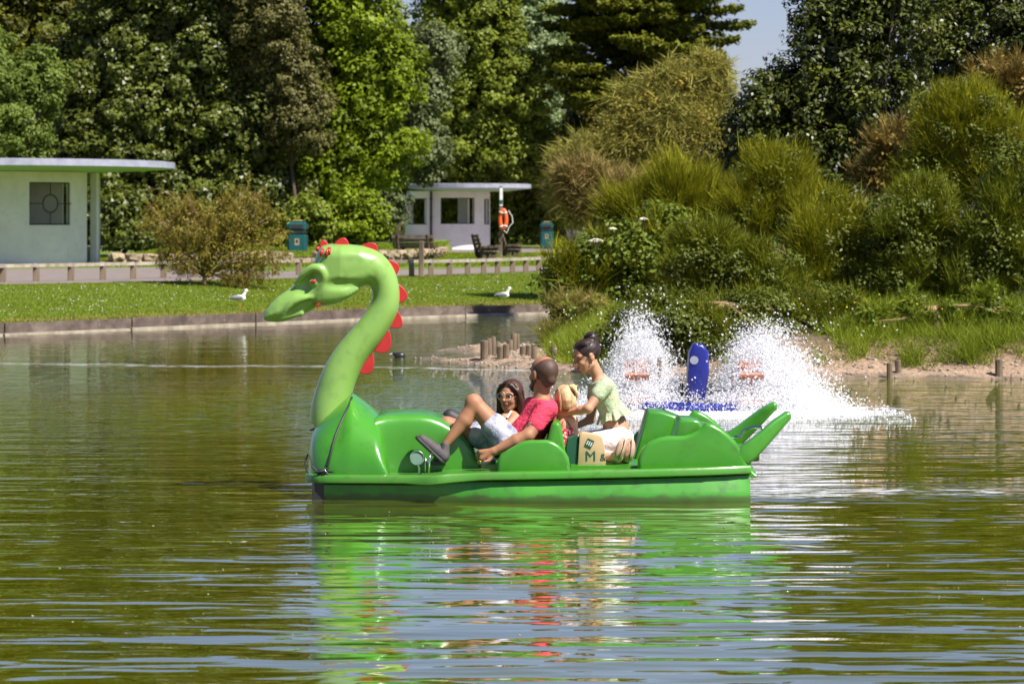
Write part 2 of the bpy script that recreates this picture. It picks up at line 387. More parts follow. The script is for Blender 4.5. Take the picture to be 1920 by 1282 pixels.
def land_z(X, Y):
    d = sdist(X, Y, LAND) + 0.06 * wob(X * 1.3, Y * 1.3)
    body = sm(0.5, 1.6, X) 
    z = np.where(d < 0, d * 0.35, 0.075 * sm(0, 0.35, d)) + body * (0.36 * sm(0.25, 1.0, d) + 0.5 * sm(1.0, 7.0, d) + 0.4 * sm(3, 9, X) * sm(1.2, 6, d))
    return z + 0.018 * wob(X * 3, Y * 3) * sm(0, .3, d) + 0.05 * wob(X, Y) * sm(.6, 1.5, d) * body
gx = np.concatenate([np.arange(-2.2, 9, 0.06), np.linspace(9.1, 42, 60)]); gy = np.arange(33.4, 54.5, 0.08)
X, Y = np.meshgrid(gx, gy); Z = land_z(X, Y)
V = np.stack([X, Y, Z], -1).reshape(-1, 3); n, m = X.shape
i = np.arange(n - 1)[:, None] * m + np.arange(m - 1)[None]; F = np.stack([i, i + 1, i + m + 1, i + m], -1).reshape(-1, 4)
F = F[(V[F][:, :, 2] > -0.06).any(1)]
mt = bpy.data.materials.new('sandy_earth'); mt.use_nodes = True; nt = mt.node_tree; b = nt.nodes['Principled BSDF']
pv = pos(nt, world=True); sep = nt.nodes.new('ShaderNodeSeparateXYZ'); nt.links.new(pv, sep.inputs[0])
n1 = noise(nt, 2.2, 6, pv); ad = nt.nodes.new('ShaderNodeMath'); ad.operation = 'MULTIPLY_ADD'; nt.links.new(n1, ad.inputs[0]); ad.inputs[1].default_value = 0.35; nt.links.new(sep.outputs[2], ad.inputs[2])
c1 = ramp(nt, ad.outputs[0], [(0.17, (0.14, 0.105, 0.075)), (0.225, (0.33, 0.23, 0.155)), (0.5, (0.22, 0.14, 0.085)), (0.66, (0.12, 0.09, 0.05)), (0.85, (0.06, 0.07, 0.02))])
n2 = ramp(nt, noise(nt, 22, 5, pv), [(0.3, (0.55, 0.55, 0.55)), (0.65, (1.1, 1.1, 1.1))])
mx = nt.nodes.new('ShaderNodeMix'); mx.data_type = 'RGBA'; mx.blend_type = 'MULTIPLY'; mx.inputs[0].default_value = 1; nt.links.new(c1, mx.inputs[6]); nt.links.new(n2, mx.inputs[7]); nt.links.new(mx.outputs[2], b.inputs['Base Color'])
b.inputs['Roughness'].default_value = 0.9; bp = nt.nodes.new('ShaderNodeBump'); bp.inputs['Distance'].default_value = 0.04; nt.links.new(noise(nt, 9, 8, pv), bp.inputs['Height']); nt.links.new(bp.outputs[0], b.inputs['Normal'])
tag(link('sand_bank', mesh_np('sand_bank', V, F, True), mt), kind='structure')
# pebbles along the waterline
mb = []; N = 1500
px_ = rng.uniform(-1.4, 7.5, 6000); py_ = rng.uniform(34.6, 43.5, 6000); dd = sdist(px_, py_, LAND); ok = (dd > 0.02) & (dd < 0.75); px_, py_ = px_[ok][:N], py_[ok][:N]
zz = land_z(px_, py_); r = rng.uniform(0.008, 0.028, len(px_))
octv = np.array([(1, 0, 0), (-1, 0, 0), (0, 1, 0), (0, -1, 0), (0, 0, .6), (0, 0, -.6)]); octf = np.array([(0, 2, 4), (2, 1, 4), (1, 3, 4), (3, 0, 4), (2, 0, 5), (1, 2, 5), (3, 1, 5), (0, 3, 5)])
def octs(C, r, jit=0.3):
    V = C[:, None] + octv[None] * np.asarray(r)[:, None, None] * rng.uniform(1 - jit, 1 + jit, (len(C), 6, 1))
    F = octf[None] + 6 * np.arange(len(C))[:, None, None]; return V.reshape(-1, 3), F.reshape(-1, 3)
V, F = octs(np.stack([px_, py_, zz + r * .2], -1), r)
tag(obj('pebbles', V, F, mat('pebble', (0.42, 0.34, 0.26), (0.2, 0.16, 0.12), 0.8, 3)), 'scattered pebbles and flint along the sandy shore', 'pebbles', kind='stuff')

# ---- water
wm = bpy.data.materials.new('pond_water'); wm.use_nodes = True; nt = wm.node_tree; b = nt.nodes['Principled BSDF']
def math_(op, a, b_=None, c=None, clamp=False):
    n = nt.nodes.new('ShaderNodeMath'); n.operation = op; n.use_clamp = clamp
    for i, v in enumerate((a, b_, c)):
        if v is None: continue
        if isinstance(v, (int, float)): n.inputs[i].default_value = v
        else: nt.links.new(v, n.inputs[i])
    return n.outputs[0]
def maprange(v, a, b_, c=0.0, d=1.0, smooth=True):
    n = nt.nodes.new('ShaderNodeMapRange'); n.interpolation_type = 'SMOOTHSTEP' if smooth else 'LINEAR'
    nt.links.new(v, n.inputs[0])
    for i, q in zip((1, 2, 3, 4), (a, b_, c, d)): n.inputs[i].default_value = q
    return n.outputs[0]
wp = pos(nt, world=True); sx = nt.nodes.new('ShaderNodeSeparateXYZ'); nt.links.new(wp, sx.inputs[0]); wx, wy = sx.outputs[0], sx.outputs[1]
def wn(scale, sx_, sy_, detail=2, rough=0.5, off=0, dist=0.0, rz=0.0):
    m = nt.nodes.new('ShaderNodeMapping'); m.inputs['Scale'].default_value = (sx_, sy_, 1); m.inputs['Location'].default_value = (off, off * .7, 0); m.inputs['Rotation'].default_value = (0, 0, rz); nt.links.new(wp, m.inputs['Vector'])
    n = nt.nodes.new('ShaderNodeTexNoise'); n.inputs['Scale'].default_value = scale; n.inputs['Detail'].default_value = detail; n.inputs['Roughness'].default_value = rough; n.inputs['Distortion'].default_value = dist
    nt.links.new(m.outputs[0], n.inputs['Vector']); return n.outputs[0]
# how stirred the surface is: calm at the left and close by, broken around the paddle wheels and downwind of them
dxa = math_('SUBTRACT', wx, 2.2); dya = math_('SUBTRACT', wy, 29.0)
ra = math_('SQRT', math_('ADD', math_('MULTIPLY', dxa, dxa), math_('MULTIPLY', dya, dya)))
stir = maprange(ra, 1.0, 10.0, 1.0, 0.0)
band = math_('MULTIPLY', maprange(wy, 20.5, 30.0), maprange(wx, -4.5, 1.0, 0.07, 1.0))
patch = wn(0.25, 1, 1.2, 3, .6, 11)
calm = math_('MULTIPLY', band, maprange(patch, .3, .6, .6, 1.0))
agit = math_('ADD', math_('ADD', math_('MULTIPLY', stir, 1.2), calm), math_('MULTIPLY', maprange(math_('ABSOLUTE', math_('SUBTRACT', wy, 20.3)), .3, 1.1, 1.3, 0.0), maprange(wx, 1.4, 1.8)))
h1 = math_('MULTIPLY', wn(1.0, 0.5, 1.5, 1, .4, 3, 0.2), 0.022)
h2 = math_('MULTIPLY', wn(1.0, 1.3, 4.5, 1.6, .45, 17, 0.25, 0.05), 0.0150)
h3 = math_('MULTIPLY', wn(1.0, 4.5, 11, 2, .5, 31, 0.3), math_('MULTIPLY_ADD', agit, 0.0060, 0.0004))
h4 = math_('MULTIPLY', wn(1.0, 2.2, 5.5, 2, .5, 5, 0.2, -0.1), math_('MULTIPLY_ADD', agit, 0.015, 0.0008))
lee = math_('MAXIMUM', maprange(wy, 17.0, 30.0, 1.0, 0.35), maprange(wx, -1.5, 2.0))
h = math_('ADD', math_('MULTIPLY', math_('ADD', h1, math_('MULTIPLY', h2, maprange(wn(0.9, 1, 2.0, 2, .5, 63), .35, .65, .45, 1.35))), math_('MULTIPLY', lee, maprange(wx, -2.4, -.4, .55, 1.0))), math_('ADD', h3, h4))
bp = nt.nodes.new('ShaderNodeBump'); bp.inputs['Strength'].default_value = 1; bp.inputs['Distance'].default_value = 1.0
nt.links.new(h, bp.inputs['Height']); nt.links.new(bp.outputs[0], b.inputs['Normal'])
# foam: round the wheels, boat's wake, and a painted pale line of sky-reflecting ripples
fn = wn(1.0, 3.0, 7.0, 6, .7, 41, 0.5)
f_a = maprange(ra, 0.6, 2.7, 0.55, 0.0)
lineY = math_('ABSOLUTE', math_('SUBTRACT', math_('MULTIPLY_ADD', wn(0.5, 1, .3, 2, .5, 77), 1.4, math_('MULTIPLY_ADD', wx, -0.22, 36.4)), wy))
f_l = math_('MULTIPLY', maprange(lineY, 0.0, 1.1, 0.36, 0.0), maprange(wx, 1.5, 0.0))
wk = math_('ABSOLUTE', math_('SUBTRACT', math_('MULTIPLY_ADD', math_('SUBTRACT', wx, 1.5), 0.02, 20.15), wy))
f_w = math_('MULTIPLY', maprange(wk, 0.1, 1.0, 0.31, 0.0), math_('MULTIPLY', maprange(wx, 1.45, 1.6), maprange(wx, 3.0, 7.5, 1.0, .3)))
foam_glint = maprange(math_('ADD', fn, math_('MAXIMUM', f_a, math_('MAXIMUM', f_l, f_w))), 0.80, 0.92)
body = ramp(nt, wn(0.6, 1, 1, 3, .5, 9), [(0.3, (0.078, 0.086, 0.0012)), (0.7, (0.105, 0.116, 0.002))])
mx = nt.nodes.new('ShaderNodeMix'); mx.data_type = 'RGBA'; nt.links.new(foam_glint, mx.inputs[0]); nt.links.new(body, mx.inputs[6]); mx.inputs[7].default_value = (0.72, 0.73, 0.74, 1)
nt.links.new(mx.outputs[2], b.inputs['Base Color'])
nt.links.new(math_('MULTIPLY_ADD', foam_glint, 0.5, 0.012), b.inputs['Roughness'])
b.inputs['IOR'].default_value = 1.7
b.inputs['Coat Weight'].default_value = 0.8; b.inputs['Coat IOR'].default_value = 2.0; b.inputs['Coat Roughness'].default_value = 0.015; nt.links.new(bp.outputs[0], b.inputs['Coat Normal'])
wme = mesh_np('water', np.array([(-900, -40, 0), (900, -40, 0), (900, 210, 0), (-900, 210, 0)]), np.array([(0, 1, 2, 3)]))
tag(link('water', wme, wm), kind='structure')

# ================================================================ FOLIAGE TOOLS
def unit(a): return a / (np.linalg.norm(a, axis=-1, keepdims=True) + 1e-9)
def leaf_mesh(C, N, L, W, tint, along=None, tri=False):
    n = len(C); r = rng.normal(size=(n, 3)) if along is None else along + rng.normal(size=(n, 3)) * .35
    T = unit(np.cross(N, r)) if along is None else unit(r - N * (r * N).sum(1, keepdims=True)); B = np.cross(N, T)
    L = np.broadcast_to(L, (n,))[:, None] * rng.uniform(.7, 1.3, (n, 1)) / 2; W = np.broadcast_to(W, (n,))[:, None] / 2
    if tri:
        V = np.stack([C - T * L, C + T * L * .6 + B * W * 1.3, C + T * L * .7 - B * W * 1.3 + N * L * .2], 1).reshape(-1, 3); return V, np.arange(3 * n).reshape(-1, 3), np.repeat(tint, 3)
    V = np.stack([C - T * L, C + B * W + N * L * .18, C + T * L, C - B * W + N * L * .18], 1).reshape(-1, 3)
    return V, np.arange(4 * n).reshape(-1, 4), np.repeat(tint, 4)
def lobes_px(L, Y):
    """(px, py, rx, ry[, dY]) -> centres and radii in metres"""
    out = []
    for l in L:
        y = Y + (l[4] if len(l) > 4 else 0); s = FP / y
        c = P(l[0], l[1], y); out.append((c, np.array([l[2] / s, max(l[2], l[3]) / s * .8, l[3] / s])))
    return out
def crown(lobes, leaf, cr, cover=1.5, flat=.75, up=.5, aspect=.6, lo=-9, dense=1.0, fill=.25, ragged=.16, tri=False):
    Cs, Ns, Ls, Ts = [], [], [], []
    for c, r in lobes:
        hid = (HZ - (c[2] - r[2] - CH) * FP / c[1]) < 0       # wholly above the frame: only seen in the water
        k = 1.8 if hid else 1.0; lf = leaf * k
        area = 4 * math.pi * ((r[0] * r[1]) ** 1.6 / 3 + (r[0] * r[2]) ** 1.6 / 3 + (r[1] * r[2]) ** 1.6 / 3) ** (1 / 1.6) * .6
        n = int(area * cover * (.6 if hid else 1) * dense / (lf * lf * aspect * .5)); crr = cr * (1.3 if hid else 1)
        nc = max(8, int(area / (crr * crr * 1.5)))
        D = unit(rng.normal(size=(nc * 2, 3))); keep = (D[:, 1] < .35) | (rng.random(len(D)) < .25); D = D[keep][:nc]; nc = len(D)
        rr = rng.uniform(.80, 1.0 + ragged, (nc, 1)); cc = c + D * r * rr; ct = rng.uniform(0, 1, nc)
        cs = rng.uniform(.6, 1.35, (nc, 1)) * crr
        per = rng.integers(0, nc, int(n * (1 - fill)))
        off = rng.normal(size=(len(per), 3)); off = unit(off) * rng.uniform(.35, 1.0, (len(per), 1)) ** .5; 
        C = cc[per] + off * cs[per] * np.array([1, 1, flat])
        Nn = unit(off * .8 + D[per] * .5 + np.array([0, 0, up]) + rng.normal(size=off.shape) * .45)
        Cs.append(C); Ns.append(Nn); Ls.append(np.full(len(C), lf)); Ts.append(np.clip(ct[per] * .55 + rng.uniform(0, .45, len(per)), 0, 1))
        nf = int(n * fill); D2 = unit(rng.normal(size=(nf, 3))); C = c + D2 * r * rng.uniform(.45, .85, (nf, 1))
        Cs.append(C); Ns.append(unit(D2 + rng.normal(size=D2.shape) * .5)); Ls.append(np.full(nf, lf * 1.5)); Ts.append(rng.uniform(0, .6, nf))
    C, N, L, T = map(np.concatenate, (Cs, Ns, Ls, Ts)); ok = C[:, 2] > lo; C, N, L, T = C[ok], N[ok], L[ok], T[ok]
    return leaf_mesh(C, N, L, L * aspect, T, tri=tri)
def strands(lobes, n, length, width, up=1.0, out=.8, spread=.35, tuft=40, droop=0.0, lo=0.05, inner=.55, one=True):
    """fine green or brown twigs standing in tufts"""
    vol = np.array([r[0] * r[2] for c, r in lobes]); pick = rng.choice(len(lobes), max(1, n // tuft), p=vol / vol.sum())
    Cc = np.array([l[0] for l in lobes])[pick]; Rr = np.array([l[1] for l in lobes])[pick]
    D = unit(rng.normal(size=(len(pick), 3))); fl = D[:, 1] > .3; D[fl, 1] *= -1
    base = Cc + D * Rr * rng.uniform(inner, .95, (len(pick), 1)); dirn = unit(D * out + np.array([0, 0, up]) + rng.normal(size=D.shape) * .25); tt = rng.uniform(0, 1, len(pick)); ll = rng.uniform(.6, 1.3, len(pick)) * length
    q = np.repeat(np.arange(len(pick)), tuft); d = unit(dirn[q] + rng.normal(size=(len(q), 3)) * spread)
    b0 = base[q] + dirn[q] * (ll[q] * rng.uniform(-.5, .35, len(q)))[:, None] + rng.normal(size=(len(q), 3)) * length * .07
    L = ll[q] * rng.uniform(.5, 1.0, len(q)); ok = b0[:, 2] > lo; b0, d, L, q = b0[ok], d[ok], L[ok], q[ok]
    side = unit(np.cross(d, rng.normal(size=d.shape))) * (width / 2)
    mid = b0 + d * (L * .55)[:, None]; tip = b0 + d * L[:, None] - np.array([0, 0, 1]) * (L * droop)[:, None]
    tcol = np.clip(tt[q] * .6 + rng.uniform(0, .4, len(q)), 0, 1)
    if one: return np.stack([b0 - side * 1.2, b0 + side * 1.2, tip], 1).reshape(-1, 3), np.arange(3 * len(q)).reshape(-1, 3), np.repeat(tcol, 3)
    V = np.stack([b0 - side, b0 + side, mid + side * .8, mid - side * .8, tip], 1).reshape(-1, 3); k = 5 * np.arange(len(q))
    F = np.concatenate([np.stack([k, k + 1, k + 2], 1), np.stack([k, k + 2, k + 3], 1), np.stack([k + 3, k + 2, k + 4], 1)])
    return V, F, np.repeat(np.clip(tt[q] * .6 + rng.uniform(0, .4, len(q)), 0, 1), 5)
def limbs(base, lobes, r0, mb=None, n=7):
    mb = mb or MB(); base = np.asarray(base, float); top = np.mean([l[0] for l in lobes], 0); fork = base + (top - base) * np.array([.35, .35, .35])
    fork[2] = base[2] + max(.4, (top[2] - base[2]) * .4)
    mb.tube([base - (0, 0, .2), base + (fork - base) * .5 + rng.normal(size=3) * r0 * .5, fork], [r0 * 1.25, r0, r0 * .85], n)
    for c, r in lobes:
        m1 = fork + (c - fork) * .5 + rng.normal(size=3) * .12 * np.linalg.norm(c - fork)
        mb.tube([fork - (0, 0, r0 * .3), m1, c + (0, 0, r[2] * .4)], [r0 * .6, r0 * .4, r0 * .12], 5)
        for _ in range(3):
            e = c + unit(rng.normal(size=3)) * r * .85; mb.tube([m1, (m1 + e) / 2 + rng.normal(size=3) * .1 * r[0], e], [r0 * .3, r0 * .18, r0 * .05], 4)
    return mb
def tree(name, label, L, Y, basepx, matl, leaf, cr, r0, bark='bark', group=None, cat='tree', zb=None, lo=-9, trunk='trunk', crownname='crown', **kw):
    lb = lobes_px(L, Y); x0 = (basepx - 960) / FP * Y; z0 = float(far_z(x0, Y)) if zb is None else zb
    e = empty(name, (x0, Y, z0), label, cat, group)
    kw.setdefault('tri', Y > 80); kw['dense'] = kw.get('dense', 1) * (2.3 if Y > 80 else 1.7)
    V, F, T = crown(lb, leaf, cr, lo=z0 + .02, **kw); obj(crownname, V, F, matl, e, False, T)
    limbs((x0, Y, z0), lb, r0).build(trunk, M[bark], e, True); return e
LM = {
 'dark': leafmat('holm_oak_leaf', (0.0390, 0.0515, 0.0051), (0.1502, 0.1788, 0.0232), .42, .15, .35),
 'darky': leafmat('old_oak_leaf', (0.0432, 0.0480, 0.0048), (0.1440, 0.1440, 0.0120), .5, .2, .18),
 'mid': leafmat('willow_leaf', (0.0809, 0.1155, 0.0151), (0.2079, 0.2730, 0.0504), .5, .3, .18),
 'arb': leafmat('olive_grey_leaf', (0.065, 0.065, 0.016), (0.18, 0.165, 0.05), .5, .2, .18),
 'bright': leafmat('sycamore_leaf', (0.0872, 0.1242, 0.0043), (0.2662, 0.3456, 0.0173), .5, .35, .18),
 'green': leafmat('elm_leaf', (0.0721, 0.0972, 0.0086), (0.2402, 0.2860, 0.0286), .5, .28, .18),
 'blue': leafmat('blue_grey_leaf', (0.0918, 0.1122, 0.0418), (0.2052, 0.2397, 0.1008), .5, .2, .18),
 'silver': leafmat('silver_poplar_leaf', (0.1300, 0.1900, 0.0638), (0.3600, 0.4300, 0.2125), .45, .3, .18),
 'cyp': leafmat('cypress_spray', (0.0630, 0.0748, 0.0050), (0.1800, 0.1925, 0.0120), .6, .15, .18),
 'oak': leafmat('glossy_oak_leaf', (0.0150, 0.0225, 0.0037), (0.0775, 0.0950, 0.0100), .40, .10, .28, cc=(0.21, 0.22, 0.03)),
 'tam': leafmat('tamarisk_twig', (0.1800, 0.1650, 0.0315), (0.4680, 0.4400, 0.1080), .8, .25, .2),
 'tamb': leafmat('dry_twig', (0.15, 0.11, 0.03), (0.38, 0.29, 0.10), .8, .1, .2),
 'broom': leafmat('broom_twig', (0.0667, 0.0849, 0.0037), (0.3730, 0.3624, 0.0145), .7, .25, .2),
 'broomd': leafmat('dark_broom_twig', (0.0586, 0.0797, 0.0045), (0.2637, 0.2846, 0.0149), .7, .2, .2),
 'bramble': leafmat('bramble_leaf', (0.0575, 0.0862, 0.0092), (0.2070, 0.2645, 0.0322), .45, .3, .18),
 'grass': leafmat('grass_blade', (0.13, 0.18, 0.010), (0.32, 0.38, 0.035), .6, .4, .2),
 'lawnb': leafmat('lawn_blade', (0.1188, 0.1688, 0.0055), (0.2233, 0.2864, 0.0127), .7, .3, .2),
 'dry': leafmat('dry_grass', (0.20, 0.19, 0.035), (0.42, 0.36, 0.10), .8, .35, .2),
 'rust': leafmat('rusty_leaf', (0.12, 0.09, 0.02), (0.32, 0.22, 0.05), .6, .2, .2),
 'shrub': leafmat('golden_shrub_leaf', (0.115, 0.10, 0.012), (0.34, 0.27, 0.04), .6, .3, .2),
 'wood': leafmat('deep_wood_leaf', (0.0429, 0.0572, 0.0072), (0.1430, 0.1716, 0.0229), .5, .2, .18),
}
# ================================================================ TREES OF THE FAR BANK
FT = 'trees behind the park shelters'
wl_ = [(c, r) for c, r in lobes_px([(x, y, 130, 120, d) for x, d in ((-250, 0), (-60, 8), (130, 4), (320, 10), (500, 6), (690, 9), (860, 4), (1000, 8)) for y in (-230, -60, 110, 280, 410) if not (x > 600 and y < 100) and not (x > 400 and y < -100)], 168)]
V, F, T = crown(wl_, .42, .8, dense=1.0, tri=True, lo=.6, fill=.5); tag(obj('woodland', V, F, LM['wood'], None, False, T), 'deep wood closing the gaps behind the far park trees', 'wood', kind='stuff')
tree('holm_oak', 'huge dark green evergreen tree rising behind the left shelter and the golden shrub', [(330, 110, 140, 120), (250, 250, 150, 110), (430, 230, 125, 105), (190, 110, 100, 120), (330, 370, 170, 75), (470, 360, 110, 80), (160, 330, 90, 90), (240, 430, 80, 45), (330, -110, 170, 130), (200, -260, 170, 140), (420, -250, 120, 120)], 112, 340, LM['dark'], 0.183, .50, .45, group=FT, zb=.8)
tree('willow_tree', 'light green feathery tree at the far left edge above the shelter roof', [(20, 210, 75, 95), (62, 150, 50, 55), (-70, 150, 110, 130), (15, 300, 70, 60)], 107, -20, LM['mid'], 0.166, .42, .3, group=FT, zb=.8, aspect=.4)
tree('old_oak', 'dark yellowish tree filling the top left corner', [(60, 40, 110, 90), (130, 110, 70, 80), (-30, -60, 130, 120), (90, -180, 150, 120), (-40, -300, 160, 130)], 124, 60, LM['darky'], 0.207, .55, .4, group=FT, zb=.9)
tree('strawberry_tree', 'olive grey tree with bare orange branches left of the yellow-green tree', [(500, 50, 75, 75), (545, 130, 55, 55), (480, -60, 90, 80), (560, 215, 60, 70)], 110.5, 560, LM['arb'], 0.141, .36, .07, bark='bark', group=FT, zb=.9, dense=.9)
tree('sycamore_tree', 'bright yellow-green tree in the middle of the far trees', [(640, 40, 105, 85), (690, 150, 90, 90), (620, 220, 80, 80), (705, 270, 85, 75), (620, 320, 70, 60), (640, -50, 95, 65)], 113, 660, LM['bright'], 0.199, .50, .35, group=FT, zb=.9)
tree('elm_tree', 'mid green rounded tree above the right shelter roof', [(880, 40, 95, 90), (930, 170, 95, 100), (850, 240, 90, 90), (950, 290, 90, 60), (780, 190, 60, 80), (880, -30, 90, 60)], 150, 700, LM['green'], 0.216, .52, .4, group=FT, zb=.9)
tree('blue_grey_tree', 'slim blue-grey tree left of the right shelter', [(812, 105, 48, 55), (800, 190, 40, 60), (795, 280, 42, 60), (736, 375, 24, 50)], 118, 738, LM['blue'], 0.166, .38, .18, group=FT, zb=.9)
tree('poplar_tree', 'pale silvery tree beside the layered dark conifer', [(985, 50, 62, 90), (1005, 140, 48, 75), (960, -40, 70, 60), (1010, 215, 38, 45)], 160, 1010, LM['silver'], 0.199, .45, .25, group=FT, zb=.9)
tree('lime_tree', 'leafy green tree low behind the right shelter and green bin', [(1000, 290, 70, 60), (1010, 380, 60, 60), (940, 390, 70, 55), (870, 370, 80, 50), (790, 400, 60, 50)], 153, 1100, LM['green'], 0.216, .5, .25, group=FT, zb=.8)
US = 'shrubs at the foot of the far trees'
tree('laurel_shrub', 'bright green leafy shrub right of the left green bin', [(668, 385, 42, 40), (645, 425, 40, 35), (690, 420, 35, 40)], 107, 665, LM['bright'], 0.166, .35, .08, group=US, cat='shrub', zb=.9, trunk='stem', crownname='foliage')
tree('laurel_shrub', 'dark green shrub at the wall edge right of the left shelter', [(215, 400, 50, 50), (250, 440, 60, 32), (320, 445, 70, 30)], 108, 230, LM['dark'], 0.158, .33, .08, group=US, cat='shrub', zb=.9, trunk='stem', crownname='foliage')
tree('laurel_shrub', 'green shrub directly behind the left green bin', [(585, 415, 40, 50), (540, 440, 40, 40), (605, 455, 35, 22)], 106.5, 585, LM['green'], 0.158, .33, .08, group=US, cat='shrub', zb=.9, trunk='stem', crownname='foliage')
tree('laurel_shrub', 'dark shrub against the left side of the right shelter', [(722, 430, 30, 36), (708, 380, 30, 40)], 122, 730, LM['dark'], 0.166, .35, .08, group=US, cat='shrub', zb=.9, trunk='stem', crownname='foliage')

# layered cypress
e = empty('cypress_tree', P(1200, 440, 150) * (1, 1, 0) + (0, 0, .8), 'tall dark conifer in flat golden-green layers against the sky', 'tree', FT)
mb = MB(); x0, y0, z0 = e.location
mb.tube([(x0, y0, z0 - .2), (x0 + .3, y0, 8), (x0 - .2, y0, 17)], [.5, .4, .15], 8)
lb = []
for k in range(165):
    py = rng.uniform(-75, 260); half = np.interp(py, [-75, 0, 60, 150, 260], [90, 150, 165, 145, 90]); px = 1205 + rng.uniform(-1, 1) * half
    if px < 1048: px = 1048 + rng.uniform(0, 30)
    if px > 1335 and py > 115: continue
    dY = rng.uniform(-3.5, 2.5); c = P(px, py, 150 + dY); lb.append((c, np.array([rng.uniform(.7, 1.5), rng.uniform(.7, 1.3), .2])))
    if k % 3 == 0: mb.tube([(x0, y0, c[2] - .9), (c + (x0, y0, c[2])) / 2 - (0, 0, .2), c], [.14, .09, .03], 4)
Cs, Ns, Ts = [], [], []
for c, r in lb:
    n = 700; a = rng.uniform(0, 2 * math.pi, n); q = rng.uniform(0, 1, n) ** .5
    C = c + np.stack([np.cos(a) * q * r[0], np.sin(a) * q * r[1], rng.normal(size=n) * .09 + .25 * q ** 2], -1); t = rng.uniform(0, .5)
    Cs.append(C); Ns.append(unit(rng.normal(size=(n, 3)) * .55 + (0, -.25, .9))); Ts.append(t + rng.uniform(0, .5, n))
C = np.concatenate(Cs); V, F, T = leaf_mesh(C, np.concatenate(Ns), .28, .14, np.concatenate(Ts), tri=True); obj('crown', V, F, LM['cyp'], e, False, T); mb.build('trunk', M['bark'], e, True)
# dark inner foliage mass of the same tree
V, F, T = crown(lobes_px([(1180, 40, 95, 75), (1160, 150, 95, 85), (1270, 60, 70, 50), (1140, 230, 85, 60)], 153), .36, .6, dense=1.2, tri=True); obj('inner_foliage', V, F, LM['dark'], e, False, T)

# ================================================================ PLANTS OF THE RIGHT BANK
RB = 'bushes on the right bank'
def bush(name, label, L, Y, n, length, width, matl, zb=.4, twig='twig', leafy=None, cat='bush', r0=.05, sub=16, **kw):
    lb = lobes_px(L, Y); x0 = float(np.mean([c[0] for c, r in lb])); e = empty(name, (x0, Y, zb), label, cat, RB)
    sb = []
    for c, r in lb:
        for _ in range(sub):
            d_ = unit(rng.normal(size=3)); d_[1] = -abs(d_[1]) if rng.random() < .75 else d_[1]; sb.append((c + d_ * r * rng.uniform(.35, .95), r * rng.uniform(.22, .48) * np.array([1, 1, 1.35])))
    lo_ = kw.pop('lo', .12); V, F, T = strands(sb or lb, n, length, width, lo=lo_, **kw); obj('foliage', V, F, LM[matl], e, False, T)
    if leafy:
        V, F, T = crown(lb, leafy[1], leafy[2], lo=lo_, dense=leafy[3]); obj('leaves', V, F, LM[leafy[0]], e, False, T)
    mbt = limbs((x0, Y, zb), lb, r0)
    for c, r in lb:
        for _ in range(4 if name == 'broom_bush' else 0):
            d_ = unit(rng.normal(size=3) * (1, .6, .7) + (0, -.6, .2)); a_ = c + d_ * r * .65; b_ = a_ + unit(d_ * .5 + rng.normal(size=3) * .6 + (0, 0, .4)) * rng.uniform(.2, .42); m_ = (a_ + b_) / 2 + rng.normal(size=3) * .05; mbt.tube([a_, m_, b_], [.008, .006, .002], 4); mbt.tube([m_, m_ + rng.normal(size=3) * .14 + (0, 0, .06)], [.006, .002], 3)
    mbt.build('stem', M[twig], e, True); return e
bush('tamarisk_bush', 'big feathery straw-brown bush below the layered conifer', [(1210, 265, 105, 90), (1275, 195, 70, 70), (1130, 310, 85, 60), (1240, 345, 100, 70), (1330, 150, 45, 45), (1070, 370, 50, 45), (1320, 260, 60, 90)], 62, 90000, .42, .017, 'tam', .6, up=.6, droop=.3, spread=.6, r0=.12, tuft=18, sub=24, leafy=('shrub', .08, .28, .75), inner=.6, out=.9)
bush('tamarisk_bush', 'dead reddish twiggy bush under the straw-brown one', [(1150, 385, 70, 40), (1230, 400, 60, 35), (1090, 350, 50, 40)], 58, 16000, .5, .016, 'tamb', .6, up=.5, spread=.6, r0=.06, leafy=('darky', .09, .2, .35))
tree('holm_oak', 'large glossy dark oak in front of the sky on the right bank', [(1560, 110, 90, 110), (1465, 190, 75, 80), (1600, 215, 120, 115), (1440, 250, 85, 100), (1545, 310, 110, 80), (1660, 60, 85, 90), (1420, 350, 60, 60), (1580, 10, 85, 60), (1640, -40, 105, 60)], 48, 1560, LM['oak'], .095, .22, .16, group='evergreen oaks on the right bank', zb=.8, aspect=.5, ragged=.25, dense=1.1)
tree('holm_oak', 'second glossy dark oak in the top right corner', [(1830, 50, 110, 85), (1750, 130, 70, 90), (1900, 130, 80, 70), (1860, -40, 100, 60), (1990, 30, 100, 130), (1740, -10, 70, 60)], 53, 1850, LM['oak'], 0.083, .24, .16, group='evergreen oaks on the right bank', zb=.8, aspect=.5, ragged=.25)
